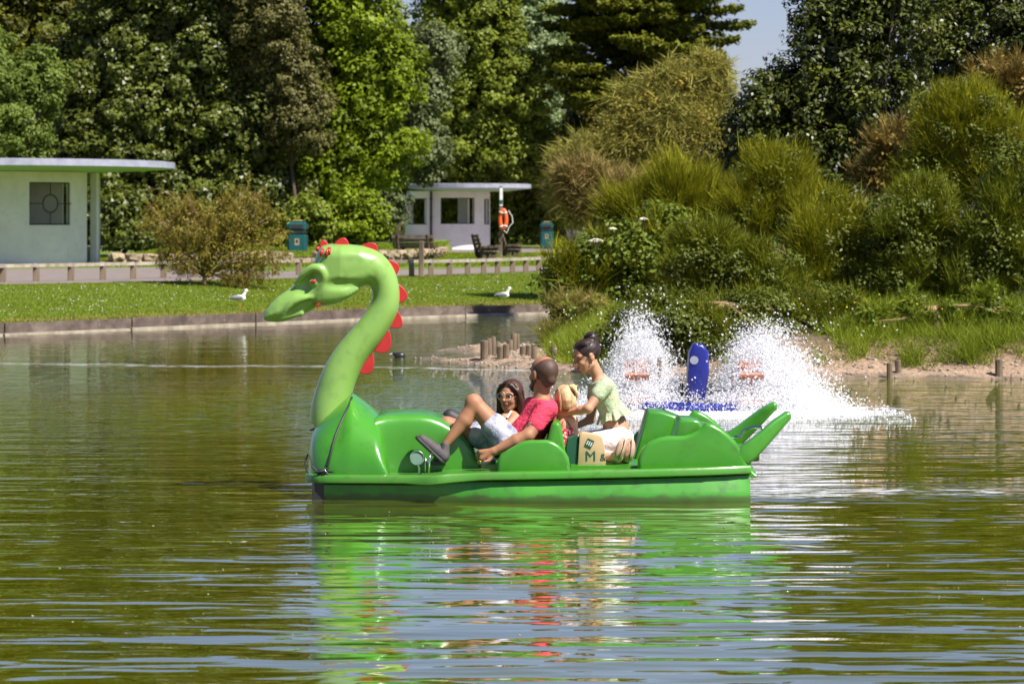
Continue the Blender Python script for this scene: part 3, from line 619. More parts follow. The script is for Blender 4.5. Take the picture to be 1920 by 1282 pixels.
BR = [
 ('green broom bush spreading its wands in front of the dark oak trunk', [(1450, 335, 62, 60), (1420, 400, 70, 50), (1500, 400, 70, 50)], 42, 26000),
 ('tall green broom bush in front of the upper right oak', [(1800, 240, 95, 85), (1880, 300, 85, 95), (1760, 320, 80, 70)], 42.5, 34000),
 ('broom bush leaning over the paddle wheels', [(1330, 480, 90, 60), (1410, 520, 90, 60), (1320, 565, 70, 50)], 39, 30000),
 ('broom bush in the middle of the right bank', [(1560, 450, 90, 75), (1500, 520, 80, 60), (1620, 520, 80, 65)], 39.5, 32000),
 ('dense broom bush behind the yellow flowers', [(1720, 430, 95, 80), (1700, 520, 90, 60), (1790, 480, 70, 70)], 39, 30000),
 ('broom bush at the right edge of the bank', [(1880, 440, 85, 80), (1930, 360, 80, 90), (1860, 520, 90, 55)], 38.6, 26000),
 ('low broom bush hanging to the water behind the right splash', [(1420, 600, 110, 45), (1540, 600, 80, 55), (1480, 640, 90, 35)], 37.0, 22000),
 ('dark low broom bush hanging to the water between the two splashes', [(1250, 600, 100, 50), (1330, 630, 90, 45), (1190, 640, 70, 30), (1270, 668, 90, 26), (1420, 675, 90, 25), (1170, 682, 60, 22), (1490, 680, 60, 22), (1530, 655, 50, 26), (1575, 640, 40, 24)], 36.5, 26000),
]
for i_, (lab, L, Y, n) in enumerate(BR): bush('broom_bush', lab, L, Y, int(n * (2.1, 1.9, 1.6, 1.9, 1.2, 1.5, 1.1, 1.1)[i_]), (.28, .25, .22, .27, .22, .25, .20, .20)[i_], .0078, ('broom', 'broom', 'broomd', 'broom', 'broomd', 'broomd', 'broomd', 'broomd')[i_], .45, up=(1.3, 1.1, .9, 1.2, .8, 1.1, .6, .6)[i_], spread=.36, out=.6, tuft=11, sub=26, lo=(.12, .02)[i_ > 5], leafy=('wood', .055, .18, (.7, .7, 1.1, .8, 1.4, 1.0, 1.5, 1.6)[i_]))
bush('rusty_bush', 'small leafy bush with orange twigs between oak and broom', [(1680, 275, 70, 38), (1650, 320, 50, 40), (1720, 310, 50, 35)], 44, 5000, .3, .014, 'rust', .6, twig='orange_twig', leafy=('rust', .075, .16, .5))
bush('rusty_bush', 'brownish leafy bush at the right edge below the corner oak', [(1870, 150, 60, 45), (1920, 180, 60, 60)], 45, 5000, .3, .014, 'rust', .6, twig='orange_twig', leafy=('rust', .075, .16, .5))
bush('bramble_bush', 'leafy bramble sprawling over the tip of the right bank', [(1190, 470, 90, 55), (1100, 500, 70, 50), (1250, 440, 70, 50), (1130, 550, 80, 40), (1220, 540, 70, 50), (1040, 540, 30, 30)], 43.5, 5000, .4, .012, 'broom', .35, leafy=('bramble', .080, .20, 1.0))
bush('broom_bush', 'loose pale broom bush above the bramble', [(1280, 380, 80, 50), (1200, 400, 70, 40), (1340, 400, 60, 50)], 47, 20000, .5, .012, 'broom', .5, up=1.0, spread=.25, out=.6, leafy=('darky', .07, .18, .35))

def blades(X, Y, Z, L, width, matl, lean=.35, one=False):
    n = len(X); b0 = np.stack([X, Y, Z], -1); d = unit(np.stack([rng.normal(size=n) * lean, rng.normal(size=n) * lean - .1, np.ones(n)], -1)); side = unit(np.cross(d, rng.normal(size=(n, 3)))) * width / 2
    L = np.asarray(L)[:, None]; mid = b0 + d * L * .55; tip = b0 + unit(d * (1, 1, .75) + rng.normal(size=(n, 3)) * .12) * L
    tc = np.clip(rng.uniform(0, 1, n) * .6 + .4 * (wob(X * .8, Y * .8) * .5 + .5), 0, 1)
    if one: return np.stack([b0 - side, b0 + side, tip], 1).reshape(-1, 3), np.arange(3 * n).reshape(-1, 3), np.repeat(tc, 3)
    V = np.stack([b0 - side, b0 + side, mid + side * .8, mid - side * .8, tip], 1).reshape(-1, 3); k = 5 * np.arange(n)
    F = np.concatenate([np.stack([k, k + 1, k + 2], 1), np.stack([k, k + 2, k + 3], 1), np.stack([k + 3, k + 2, k + 4], 1)])
    return V, F, np.repeat(np.clip(rng.uniform(0, 1, n) * .6 + .4 * (wob(X * .8, Y * .8) * .5 + .5), 0, 1), 5)
bush('weed_clump', 'leafy weeds and thistles growing out of the grass on the right bank', [(1640, 590, 34, 26), (1720, 575, 30, 30), (1790, 590, 36, 22), (1850, 570, 32, 32), (1905, 590, 34, 26), (1600, 625, 40, 24), (1700, 635, 30, 18), (1800, 640, 34, 16)], 36.4, 6000, .2, .010, 'grass', .4, up=1.0, spread=.6, leafy=('bramble', .055, .12, .75), cat='weeds')
bush('weed_clump', 'leafy weeds under the bramble at the left tip of the right bank', [(1060, 575, 34, 26), (1120, 590, 40, 26), (1090, 620, 40, 24), (1150, 640, 34, 22)], 42.0, 6000, .22, .010, 'dry', .4, up=1.0, spread=.6, leafy=('bramble', .065, .14, .55), cat='weeds')
# tall grass fringe on the right bank
gx = rng.uniform(0.2, 8, 260000); gy = rng.uniform(35, 47, 260000); d = sdist(gx, gy, LAND)
ok = (gx > .55) & (d > np.where(gx < 3.4, .25, .44) + .22 * wob(gx * 1.5, gy)) & (d < 3.3) & ((gy < 38.4) | (gx < 2.2)) & (rng.random(len(gx)) < np.where((gx > 3.9) | (gx < 1.5), 1, .06)); gx, gy, d = gx[ok][:75000], gy[ok][:75000], d[ok][:75000]
V, F, T = blades(gx, gy, land_z(gx, gy) - .02, rng.uniform(.06, .34, len(gx)) * np.interp(d, [.6, 1.2], [.6, 1]) * (1 + .55 * wob(gx * 3.1, gy * 2.7)), .011, 'grass', .65, one=True)
cl = rng.integers(0, len(gx), 420); q = rng.integers(0, 420, 26000); hx, hy = gx[cl][q] + rng.normal(size=26000) * .06, gy[cl][q] + rng.normal(size=26000) * .06; V2, F2, T2 = blades(hx, hy, land_z(hx, hy) - .02, rng.uniform(.18, .46, 26000), .010, 'grass', .5, one=True); F = np.concatenate([F, F2 + len(V)]); V = np.concatenate([V, V2]); T = np.concatenate([T, T2]); tag(obj('bank_grass', V, F, LM['grass'], None, False, T), 'long tangled grass fringing the right bank above the sand', 'grass', kind='stuff')
gx = rng.uniform(.5, 2.1, 60000); gy = rng.uniform(42, 47, 60000); d = sdist(gx, gy, LAND); ok = (d > .12) & (d < 1.5); gx, gy = gx[ok][:16000], gy[ok][:16000]
V, F, T = blades(gx, gy, land_z(gx, gy) - .02, rng.uniform(.2, .52, len(gx)), .010, 'dry', .45); tag(obj('seeding_grass', V, F, LM['dry'], None, False, T), 'tall pale seeding grass on the left tip of the right bank', 'grass', kind='stuff')
# lawn
n = 190000; gx = rng.uniform(-13, 3.5, n); dd = rng.uniform(0, 1, n) ** 1.1 * 12.3; gy = Yb(gx) + .12 + dd
ok = (np.abs(gx / gy) < .19) & (gx < 1.9); gx, gy, dd = gx[ok], gy[ok], dd[ok]
V, F, T = blades(gx, gy, far_z(gx, gy) - .004, rng.uniform(.018, .05, len(gx)), .016, 'lawnb', .5, one=True); tag(obj('lawn_grass', V, F, LM['lawnb'], None, False, T), 'short mown grass of the lawn between rail and wooden bank edging', 'grass', kind='stuff')
n = 14000; gx = rng.uniform(-13, 3, n); gy = Yb(gx) + .10 + np.abs(rng.normal(size=n)) * .55; V, F, T = blades(gx, gy, far_z(gx, gy) - .004, rng.uniform(.03, .075, n), .014, 'dry', .6); tag(obj('dry_grass_edge', V, F, LM['dry'], None, False, T), 'dry yellowed grass along the wooden bank edging', 'grass', kind='stuff')
n = 60000; gx = rng.uniform(-16, 4, n); gy = rng.uniform(84, 126, n); ok = (gy > Yb(gx) + 26) ; gx, gy = gx[ok], gy[ok]
V, F, T = blades(gx, gy, far_z(gx, gy) - .004, rng.uniform(.04, .09, len(gx)), .03, 'lawnb', .5, one=True); tag(obj('far_lawn_grass', V, F, LM['lawnb'], None, False, T), 'mown grass round the benches behind the path', 'grass', kind='stuff')
def dots(n, xr, dr, clump):
    cx = rng.uniform(*xr, clump); cd = rng.uniform(*dr, clump); q = rng.integers(0, clump, n); x = cx[q] + rng.normal(size=n) * .6; d = np.clip(cd[q] + rng.normal(size=n) * .5, .3, 12); return x, Yb(x) + d
x, y = dots(460, (-12, 2), (1.5, 11), 60); V, F = octs(np.stack([x, y, far_z(x, y) + .05], -1), rng.uniform(.009, .017, len(x)))
tag(obj('daisies', V, F, M['whitep']), 'white daisies dotted over the lawn', 'flowers', kind='stuff')
# raised lawn behind the dry stone wall
WPX = [(193, 498), (300, 497), (420, 496), (560, 494), (660, 492), (760, 489), (800, 486), (826, 480)]
def wallpt(px, py): s = (py - HZ) / 1.2; return np.array([(px - 960) / s, FP / s])
wl = np.array([wallpt(*q) for q in WPX])
xs_ = np.linspace(wl[0, 0], wl[-1, 0], 60); ys_ = np.interp(xs_, wl[:, 0], wl[:, 1])
X = np.tile(xs_, (14, 1)); t = np.linspace(0, 1, 14)[:, None]; Y = ys_[None] + .25 + t * 26; Z = .80 + .34 * t + .0 * X
Z[:, -1] = .5; Z[:, 0] = .5
V = np.stack([X, Y, Z], -1).reshape(-1, 3); n, m = X.shape; i = np.arange(n - 1)[:, None] * m + np.arange(m - 1)[None]; F = np.stack([i, i + 1, i + m + 1, i + m], -1).reshape(-1, 4)
tag(obj('raised_lawn', V, F, M['lawn'], None, True), kind='structure')
n = 26000; gx = rng.uniform(xs_[0], xs_[-1], n); tt = rng.uniform(0, .8, n); gy = np.interp(gx, xs_, ys_) + .25 + tt * 26
V, F, T = blades(gx, gy, .80 + .34 * tt, rng.uniform(.03, .08, n), .03, 'lawnb', .5, one=True); tag(obj('raised_lawn_grass', V, F, LM['lawnb'], None, False, T), 'short grass on the raised bed behind the low stone wall', 'grass', kind='stuff')
# low stone wall, each stone a part
root = empty('stone_wall', (float(wl[3, 0]), float(wl[3, 1]), .6), 'low dry wall of rough sandstone blocks holding the raised lawn', 'wall')
def rough_block(seed, h):
    r_ = np.random.default_rng(seed); bm = bmesh.new(); bmesh.ops.create_cube(bm, size=2); bmesh.ops.subdivide_edges(bm, edges=bm.edges[:], cuts=1, use_grid_fill=True)
    V = np.array([v.co[:] for v in bm.verts]); F = [tuple(v.index for v in f.verts) for f in bm.faces]; bm.free()
    L = np.linalg.norm(V, axis=1, keepdims=True); V = V * (.8 + .2 / L) ; V = V * h + r_.normal(size=V.shape) * .018; return mesh_np('stone', V, F)
blocks = [rough_block(i, (.27, .16, .105)) for i in range(6)]
s_ = np.concatenate([[0], np.cumsum(np.hypot(*np.diff(wl, axis=0).T))]); c = 0.2
ct = 0
while c < s_[-1]:
    x, y = np.interp(c, s_, wl[:, 0]), np.interp(c, s_, wl[:, 1]); x2 = np.interp(c + .1, s_, wl[:, 0]); y2 = np.interp(c + .1, s_, wl[:, 1]); a = math.atan2(y2 - y, x2 - x)
    for row in range(2):
        ct += 1
        if row == 1 and rng.random() < .15: continue
        o = link('stone', blocks[ct % 6], M['sandst'], root, np.array([x + row * .22, y, .66 + row * .19 + rng.normal() * .012]) - rootloc(root)); o.rotation_euler = (rng.normal() * .05, rng.normal() * .05, a + rng.normal() * .08); o.scale = (rng.uniform(.75, 1.05), 1, rng.uniform(.8, 1.1))
    c += .56

# ---- low post-and-rail along the path
def gz(px, py, zoff=0):
    """ground point of the far bank seen at photo pixel (px, py)"""
    Yv = 70.0
    for _ in range(40):
        x = (px - 960) / FP * Yv; z = float(far_z(x, Yv)); Yv = .5 * Yv + .5 * FP * (CH - z) / (py - HZ)
    return np.array([(px - 960) / FP * Yv, Yv, z])
def bevelbox(h, bv=.01, seg=1):
    bm = bmesh.new(); bmesh.ops.create_cube(bm, size=2)
    for v in bm.verts: v.co.x *= h[0]; v.co.y *= h[1]; v.co.z *= h[2]
    bmesh.ops.bevel(bm, geom=bm.edges[:], offset=bv, segments=seg, affect='EDGES')
    V = np.array([v.co[:] for v in bm.verts]); F = [tuple(v.index for v in f.verts) for f in bm.faces]; bm.free(); return V, F
V, F = bevelbox((.065, .05, .19), .008); post_me = mesh_np('post', V, F)
def trip_rail(pts, label):
    root = empty('trip_rail', pts[0], label, 'low fence', 'low rails beside the path')
    prev = None
    for p in pts:
        link('post', post_me, M['wood'], root, p + (0, 0, .13) - rootloc(root)).rotation_euler = (0, 0, rng.normal() * .05)
    for a, b in zip(pts[:-1], pts[1:]):
        mb = MB(); a2, b2 = a + (0, 0, .345), b + (0, 0, .345); d = b2 - a2; L = np.linalg.norm(d[:2]); ang = math.atan2(d[1], d[0]); sl = math.atan2(d[2], L)
        Mr = np.array([[math.cos(sl), 0, -math.sin(sl)], [0, 1, 0], [math.sin(sl), 0, math.cos(sl)]])
        mb.box((a2 + b2) / 2, (L / 2 - .005, .06, .035), ang, Mr); mb.build('rail', M['rail'], root)
        k = MB(); k.box(a2 + (0, -.063, -.002), (.03, .004, .05)); k.build('bracket', M['fascia'], root)
    return root
trip_rail([gz(x, y) for x, y in ((-55, 533), (5, 530), (68, 528.5), (133, 527), (193, 525.5), (250, 524), (307, 522), (365, 520.5), (420, 519), (470, 518), (515, 517), (560, 516.5))], 'low weathered rail in front of the left shelter and behind the golden shrub')
trip_rail([gz(x, y) for x, y in ((610, 517), (655, 517.5), (697, 518), (735, 518), (772, 518), (808, 517.5), (843, 517), (877, 516), (907, 515), (933, 513.5), (961, 512.5), (986, 511.5), (1010, 510), (1031, 508.5), (1050, 507.5))], 'low weathered rail curving away in front of the right shelter')
p = gz(790, 520); V, F = bevelbox((.06, .06, .42), .015); o = obj('wooden_post', V + p + (0, 0, .42), F, M['wood']); tag(o, 'tall square timber post standing at the rail left of the benches', 'post')

# ---- timber edging at the waterline
root = empty('bank_edging', (-4.4, 54.2, 0), 'long timber plank edging along the far lawn at the waterline', 'edging')
xp = -12.0
while xp < 3.0:
    L = rng.uniform(1.5, 2.6); a = np.array([xp, Yb(xp)]); b_ = np.array([xp + L, Yb(xp + L)]); ang = math.atan2(*(b_ - a)[::-1]); ln = np.hypot(*(b_ - a))
    mb = MB(); mb.box(((a[0] + b_[0]) / 2, (a[1] + b_[1]) / 2 - .13, .075 + rng.normal() * .006), (ln / 2 - .012, .045, .12), ang + rng.normal() * .002); mb.build('plank', M['plank'], root)
    mb = MB(); mb.box(((a[0] + b_[0]) / 2, (a[1] + b_[1]) / 2 - .26, -.015 + rng.normal() * .01), (ln / 2 - .02, .06, .05), ang); mb.build('ledge', M['rail'], root)
    for q in (.25, .75):
        c_ = a + (b_ - a) * q; mb = MB(); mb.tube([(c_[0], c_[1] - .165, .10), (c_[0], c_[1] - .195, .10)], .022, 8); mb.build('bolt', M['rail'], root)
    xp += L

# ---- shelters
def arc_wall(cx, cy, r, th, a0, a1, z0, z1, holes, nt_=40):
    """round wall with square window openings; angle 0 faces the camera, positive to the right"""
    A = sorted(set(list(np.linspace(a0, a1, nt_)) + [h[i] for h in holes for i in (0, 1)])); Zs = sorted(set([z0, z1] + [h[i] for h in holes for i in (2, 3)]))
    def pt(a, rr, z): return (cx + rr * math.sin(a), cy - rr * math.cos(a), z)
    occ = {}
    for i in range(len(A) - 1):
        for k in range(len(Zs) - 1):
            am, zm = (A[i] + A[i + 1]) / 2, (Zs[k] + Zs[k + 1]) / 2; occ[i, k] = not any(h[0] < am < h[1] and h[2] < zm < h[3] for h in holes)
    V, F = [], []
    def q(*p): F.append(tuple(range(len(V), len(V) + 4))); V.extend(p)
    for (i, k), o in occ.items():
        if not o: continue
        a, b, c, d = A[i], A[i + 1], Zs[k], Zs[k + 1]; ri = r - th
        q(pt(a, r, c), pt(b, r, c), pt(b, r, d), pt(a, r, d)); q(pt(b, ri, c), pt(a, ri, c), pt(a, ri, d), pt(b, ri, d))
        if not occ.get((i - 1, k)): q(pt(a, ri, c), pt(a, r, c), pt(a, r, d), pt(a, ri, d))
        if not occ.get((i + 1, k)): q(pt(b, r, c), pt(b, ri, c), pt(b, ri, d), pt(b, r, d))
        if not occ.get((i, k - 1)): q(pt(a, ri, c), pt(b, ri, c), pt(b, r, c), pt(a, r, c))
        if not occ.get((i, k + 1)): q(pt(a, r, d), pt(b, r, d), pt(b, ri, d), pt(a, ri, d))
    return V, F
def shelter(px, Y, zb, r, H, rr, rx, arcs, label, pillars, partition, grille=None, pipe=None):
    """px centre column; arcs: (from px, to px, windows in px)"""
    s = FP / Y; cy = Y + r; cx = (px - 960) / FP * cy; e = empty('park_shelter', (cx, cy, zb), label, 'shelter', 'round white park shelters')
    def ang(x):
        lo_, hi_ = -1.5, 1.5
        for _ in range(40):
            m_ = (lo_ + hi_) / 2
            if 960 + FP * (cx + r * math.sin(m_)) / (cy - r * math.cos(m_)) < x: lo_ = m_
            else: hi_ = m_
        return lo_
    def zz_(py): return CH + (HZ - py) / s
    for a, b, wins in arcs:
        V, F = arc_wall(cx, cy, r, .16, ang(a), ang(b), zb - .1, zb + H, [(ang(w0), ang(w1), zz_(w3), zz_(w2)) for w0, w1, w2, w3 in wins]); obj('wall', V, F, M['white'], e)
        for w0, w1, w2, w3 in wins:
            mb = MB(); am = (ang(w0) + ang(w1)) / 2
            za, zb_ = zz_(w3), zz_(w2); n = 8
            for z in (za + .02, zb_ - .02): mb.tube([(cx + (r - .06) * math.sin(t), cy - (r - .06) * math.cos(t), z) for t in np.linspace(ang(w0) + .006, ang(w1) - .006, n)], .02, 4)
            for t in (ang(w0) + .008, ang(w1) - .008): mb.tube([(cx + (r - .06) * math.sin(t), cy - (r - .06) * math.cos(t), z) for z in (za, zb_)], .02, 4)
            fr = mb.build('window_frame', M['dark'], e)
            if grille:
                mb = MB(); c0 = np.array([cx + (r - .06) * math.sin(am), cy - (r - .06) * math.cos(am), (za + zb_) / 2]); ux = np.array([math.cos(am), math.sin(am), 0]); rg = .27; hw = (ang(w1) - ang(w0)) / 2 * r; hz = (zb_ - za) / 2
                mb.tube([c0 + rg * (math.cos(t) * ux + math.sin(t) * np.array([0, 0, 1])) for t in np.linspace(0, 2 * math.pi, 29)], .021, 6, False)
                for dv, L_ in ((ux, hw), (-ux, hw), (np.array([0, 0, 1]), hz), (np.array([0, 0, -1]), hz)): mb.tube([c0 + dv * rg, c0 + dv * L_], .016, 5)
                mb.build('grille', M['dark'], e)
    # back half of the round wall, with openings
    V, F = arc_wall(cx, cy, r, .16, R(105), R(255), zb - .1, zb + H, [(R(x0), R(x1), zb + .5, zb + 2.5) for x0, x1 in ((107, 150), (166, 196), (214, 242))]); obj('back_wall', V, F, M['white'], e)
    for x0, x1 in pillars:
        V, F = arc_wall(cx, cy, r, .2, ang(x0), ang(x1), zb - .1, zb + H, [], 4); obj('pillar', V, F, M['white'], e)
    for a, rad, hgt in partition:
        mb = MB(); mb.box((cx, cy, zb + hgt / 2 - .05), (rad, .06, hgt / 2 + .04), a); mb.build('partition', M['white'], e)
    mb = MB(); mb.box((cx, cy + r * .35, zb + .42), (r * .75, .22, .03)); mb.box((cx, cy + r * .35, zb + .2), (r * .7, .04, .2)); mb.build('bench', M['wood'], e)
    rcx = (rx - 960) / FP * cy; zt = zb + H
    n = 72; mb = MB()
    def ring(k_, z, kk=1.0): return [(rcx + rr * k_ * math.cos(2 * math.pi * i / n), cy - (.55 if rr < 4 else 0) + rr * k_ * math.sin(2 * math.pi * i / n), z) for i in range(n)]
    V = ring(.985, zt + .132) + ring(1, zt + .14) + ring(1, zt + .33) + ring(.97, zt + .35); F = [(j * n + i, j * n + (i + 1) % n, (j + 1) * n + (i + 1) % n, (j + 1) * n + i) for j in range(3) for i in range(n)] + [tuple(3 * n + i for i in range(n))]
    autosmooth(obj('roof', V, F, M['fascia'], e), 40)
    V = ring(.985, zt + .13) + ring(r / rr * .9, zt + .001); F = [(i, i + n, (i + 1) % n + n, (i + 1) % n) for i in range(n)] + [tuple(n + n - 1 - i for i in range(n))]; obj('soffit', V, F, M['soffit'], e)
    if pipe:
        a = ang(pipe); q = np.array([cx + (r + .06) * math.sin(a), cy - (r + .06) * math.cos(a), 0]); mb = MB(); mb.tube([q + (0, 0, zb - .05), q + (0, 0, zt - .01)], .055, 8)
        for z in (.4, 1.5, 2.4): mb.tube([q + (0, 0, zb + z), q + (0, 0, zb + z + .08)], .075, 8)
        mb.build('drainpipe', M['dark'], e)
    return e
s1 = FP / 89.6
shelter(-20, 89.6, .6, 3.45, 2.80, 5.75, -20, [(-200, 163, [(55, 132, 341, 422)])], 'white round shelter with a flat oval roof at the left edge', [(181, 194.8)], [(0, 2.3, 2.8)], grille=True)
shelter(839, 143, .6, 2.08, 2.80, 3.0, 880, [(758.5, 806, [(764, 800, 372, 421)]), (806.5, 919.5, [(826, 890, 371, 420), (908, 918, 373, 421)])], 'smaller white round shelter in the distance behind the benches', [], [], pipe=809)
mb = MB(); q = P(-35, 330, 86.0)

# ---- litter bins
def bin_(px, py, Y, label):
    p = np.array([(px - 960) / FP * Y, Y, .6 if Y < 120 else .6]); e = empty('litter_bin', p, label, 'litter bin', 'teal park litter bins', rz=0)
    V, F = bevelbox((.33, .33, .46), .07, 3); autosmooth(obj('body', V + p + (0, 0, .46), F, M['teal'], e))
    mb = MB(); mb.box(p + (0, 0, .945), (.31, .31, .022)); mb.build('band', M['dark'], e)
    V, F = bevelbox((.335, .335, .17), .08, 3); autosmooth(obj('hood', V + p + (0, 0, 1.14), F, M['teal'], e))
    for s in (-1, 1):
        V, F = bevelbox((.20, .012, .075), .011, 1); obj('aperture', V + p + (0, s * .333, 1.13), F, M['dark'], e)
        V, F = bevelbox((.012, .20, .075), .011, 1); obj('aperture', V + p + (s * .333, 0, 1.13), F, M['dark'], e)
    V, F = bevelbox((.17, .17, .025), .02, 2); obj('stub_plate', V + p + (0, 0, 1.335), F, M['yellow'], e)
    mb = MB(); mb.box(p + (0, -.336, .62), (.08, .006, .11)); em = mb.build('emblem', M['sandst'], e); mb = MB(); mb.ico(p + (0, -.342, .64), (.05, .006, .07), 1); mb.build('crest', M['dark'], em)
    mb = MB(); mb.box(p + (0, 0, .02), (.30, .30, .03)); mb.build('base', M['dark'], e)
    return e
bin_(558, 490, 100, 'dark teal litter bin standing left of the dragon head')
bin_(1025, 468, 146, 'dark teal litter bin on the paving right of the lifebuoy post')

# ---- park benches
def park_bench(px, Y, rz, label, L=1.5):
    p = np.array([(px - 960) / FP * Y, Y, .6]); e = empty('park_bench', p, label, 'bench', 'park benches behind the rail', rz=rz)
    def lo(name, fn, mt_):
        mb = MB(); fn(mb); me = mesh_np(name, np.concatenate(mb.V), mb.F); link(name, me, mt_, e)
    for s in (-1, 1):
        lo('end_frame', lambda mb: (mb.box((s * L * .36, .0, .22), (.05, .30, .045)), mb.box((s * L * .36, .17, .11), (.06, .07, .13)), mb.box((s * L * .36, -.16, .10), (.06, .06, .11)), mb.tube([(s * L * .36, .22, .08), (s * L * .36, .42, .86)], [.075, .05], 4)), M['bark'])
    for k in range(3): lo('seat_slat', lambda mb: mb.box((0, -.24 + k * .2, .42 + (.02 if k == 0 else 0)), (L / 2, .085, .03)), M['bark'])
    for k in range(3): lo('back_slat', lambda mb: mb.box((0, .30 + k * .045, .52 + k * .135), (L / 2, .02, .055), 0, None), M['wood'])
    for s in (-1, 1): lo('seat_support', lambda mb: mb.box((s * L * .36, -.02, .335), (.045, .34, .05)), M['bark'])
    return e
park_bench(780, 103, R(165), 'wooden park bench seen from behind beside the square post')
park_bench(912, 104, R(100), 'wooden park bench left of the lifebuoy post in profile')
park_bench(958, 112, R(98), 'wooden park bench right of the lifebuoy post in profile')
# boulder beside the first bench, pale rock pile by the far path
def boulder(c, r, label, seed, mt_=None):
    r_ = np.random.default_rng(seed); mb = MB(); mb.ico((0, 0, 0), 1, 3); V = np.concatenate(mb.V); f = np.zeros(len(V))
    for _ in range(7): d = r_.normal(size=3); d /= np.linalg.norm(d); f += np.clip(V @ d - .55, 0, 1) * -.7
    V = V * (1 + f[:, None] + .05 * np.sin(V @ r_.normal(size=(3, 1)) * 6)) * r; o = obj('boulder', V + np.asarray(c), mb.F, mt_ or M['sandst'], None, False); return tag(o, label, 'boulder')
boulder((P(808, 478, 106)[0], 106, .72), (.45, .5, .32), 'rough sandstone boulder between the first bench and the right shelter', 3)
pale = mat('pale_stone', (0.62, 0.56, 0.48), (0.4, 0.35, 0.29), .9, 3, .02, 8)
boulder((P(1075, 440, 150)[0], 150, 1.1), (.42, .4, .75), 'pale weathered rock standing at the far path right of the second bin', 5, pale)

# ---- lifebuoy post
p = gz(939, 487); p[2] = .6; p[1] = 100.0; p[0] = (939 - 960) / FP * 100
e = empty('lifebuoy_post', p, 'tall pole carrying a bright orange lifebuoy between the benches', 'lifebuoy post')
mb = MB(); mb.box(p + (0, 0, 1.24), (.055, .055, 1.24)); mb.build('pole', M['wood'], e)
mb = MB(); mb.box(p + (.015, -.062, 2.12), (.05, .008, .30)); sg = mb.build('sign', M['whitep'], e)
mb = MB(); mb.box(p + (.015, -.073, 1.95), (.045, .003, .07)); mb.build('sign_stripe', M['teal'], sg)
c = p + (.08, -.15, 1.37)
mb = MB(); mb.tube([c + (.10 * math.cos(t), -.02 * math.cos(t), .31 * math.sin(t)) for t in np.linspace(0, 2 * math.pi, 25)], .07, 10, False); bu = mb.build('lifebuoy', M['orange'], e, True)
for t in (0.8, 2.3, 4.0, 5.5):
    mb = MB(); a = c + (.10 * math.cos(t - .09), -.02, .31 * math.sin(t - .09)); b = c + (.10 * math.cos(t + .09), -.02, .31 * math.sin(t + .09)); mb.tube([a, b], .076, 10); mb.build('band', M['whitep'], bu, True)
mb = MB(); mb.tube([c + (.17, -.08, .3), c + (.30, -.08, .1), c + (.32, -.08, -.12), c + (.2, -.08, -.25), c + (.12, -.08, -.45), c + (.02, -.08, -.38)], .014, 5); mb.build('rope', M['whitep'], e)

# ---- golden shrub on the lawn
Y = 62.0; L = [(330, 410, 50, 40), (400, 440, 75, 50), (460, 420, 55, 60), (480, 480, 55, 50), (350, 475, 55, 30), (420, 490, 80, 28), (300, 400, 25, 20)]
lb = lobes_px(L, Y); b0 = P(382, 538, Y); e = empty('golden_shrub', b0, 'twiggy golden-green shrub with arching branches on the lawn beside the shelter', 'shrub')
V, F, T = crown(lb, .075, .16, dense=.22, up=.2, flat=1.1, fill=.15, ragged=.4, aspect=.4); obj('foliage', V, F, LM['shrub'], e, False, T)
mb = MB(); fk = P(384, 518, Y); mb.tube([b0 - (0, 0, .1), fk], [.055, .045], 7)
tw = []
ends = [(275, 378), (300, 395), (330, 360), (360, 375), (395, 400), (420, 380), (440, 395), (480, 360), (495, 350), (515, 400), (530, 440), (520, 490), (470, 520), (300, 470), (320, 500), (350, 365), (460, 375), (500, 520), (405, 430), (375, 440)]
for k, (x, y) in enumerate(ends):
    dY = rng.uniform(-.7, .7); end = P(x, y, Y + dY); m1 = fk + (end - fk) * .5 + np.array([rng.normal() * .08, 0, .10 + rng.normal() * .08]); pts = [fk, (fk + m1) / 2 + (0, 0, .05), m1, (m1 + end) / 2 + (0, 0, .06), end]
    mb.tube(pts, [.035, .026, .02, .012, .004], 5); tw += pts[2:]
    for _ in range(7):
        a = pts[rng.integers(1, 4)]; b = a + (end - a) * .6 + rng.normal(size=3) * .25; mb.tube([a, (a + b) / 2 + (0, 0, .05), b], [.010, .007, .002], 3); tw.append(b); tw.append((a + b) / 2)
mb.build('branches', M['twig'], e, True)
tw = np.array(tw); tl = [(t, np.array([.16, .16, .14])) for t in tw]
V, F, T = strands(tl, 15000, .16, .012, up=.1, out=.6, spread=.8, tuft=12, droop=.5, inner=.1, lo=.3); obj('leaves', V, F, LM['shrub'], e, False, T)

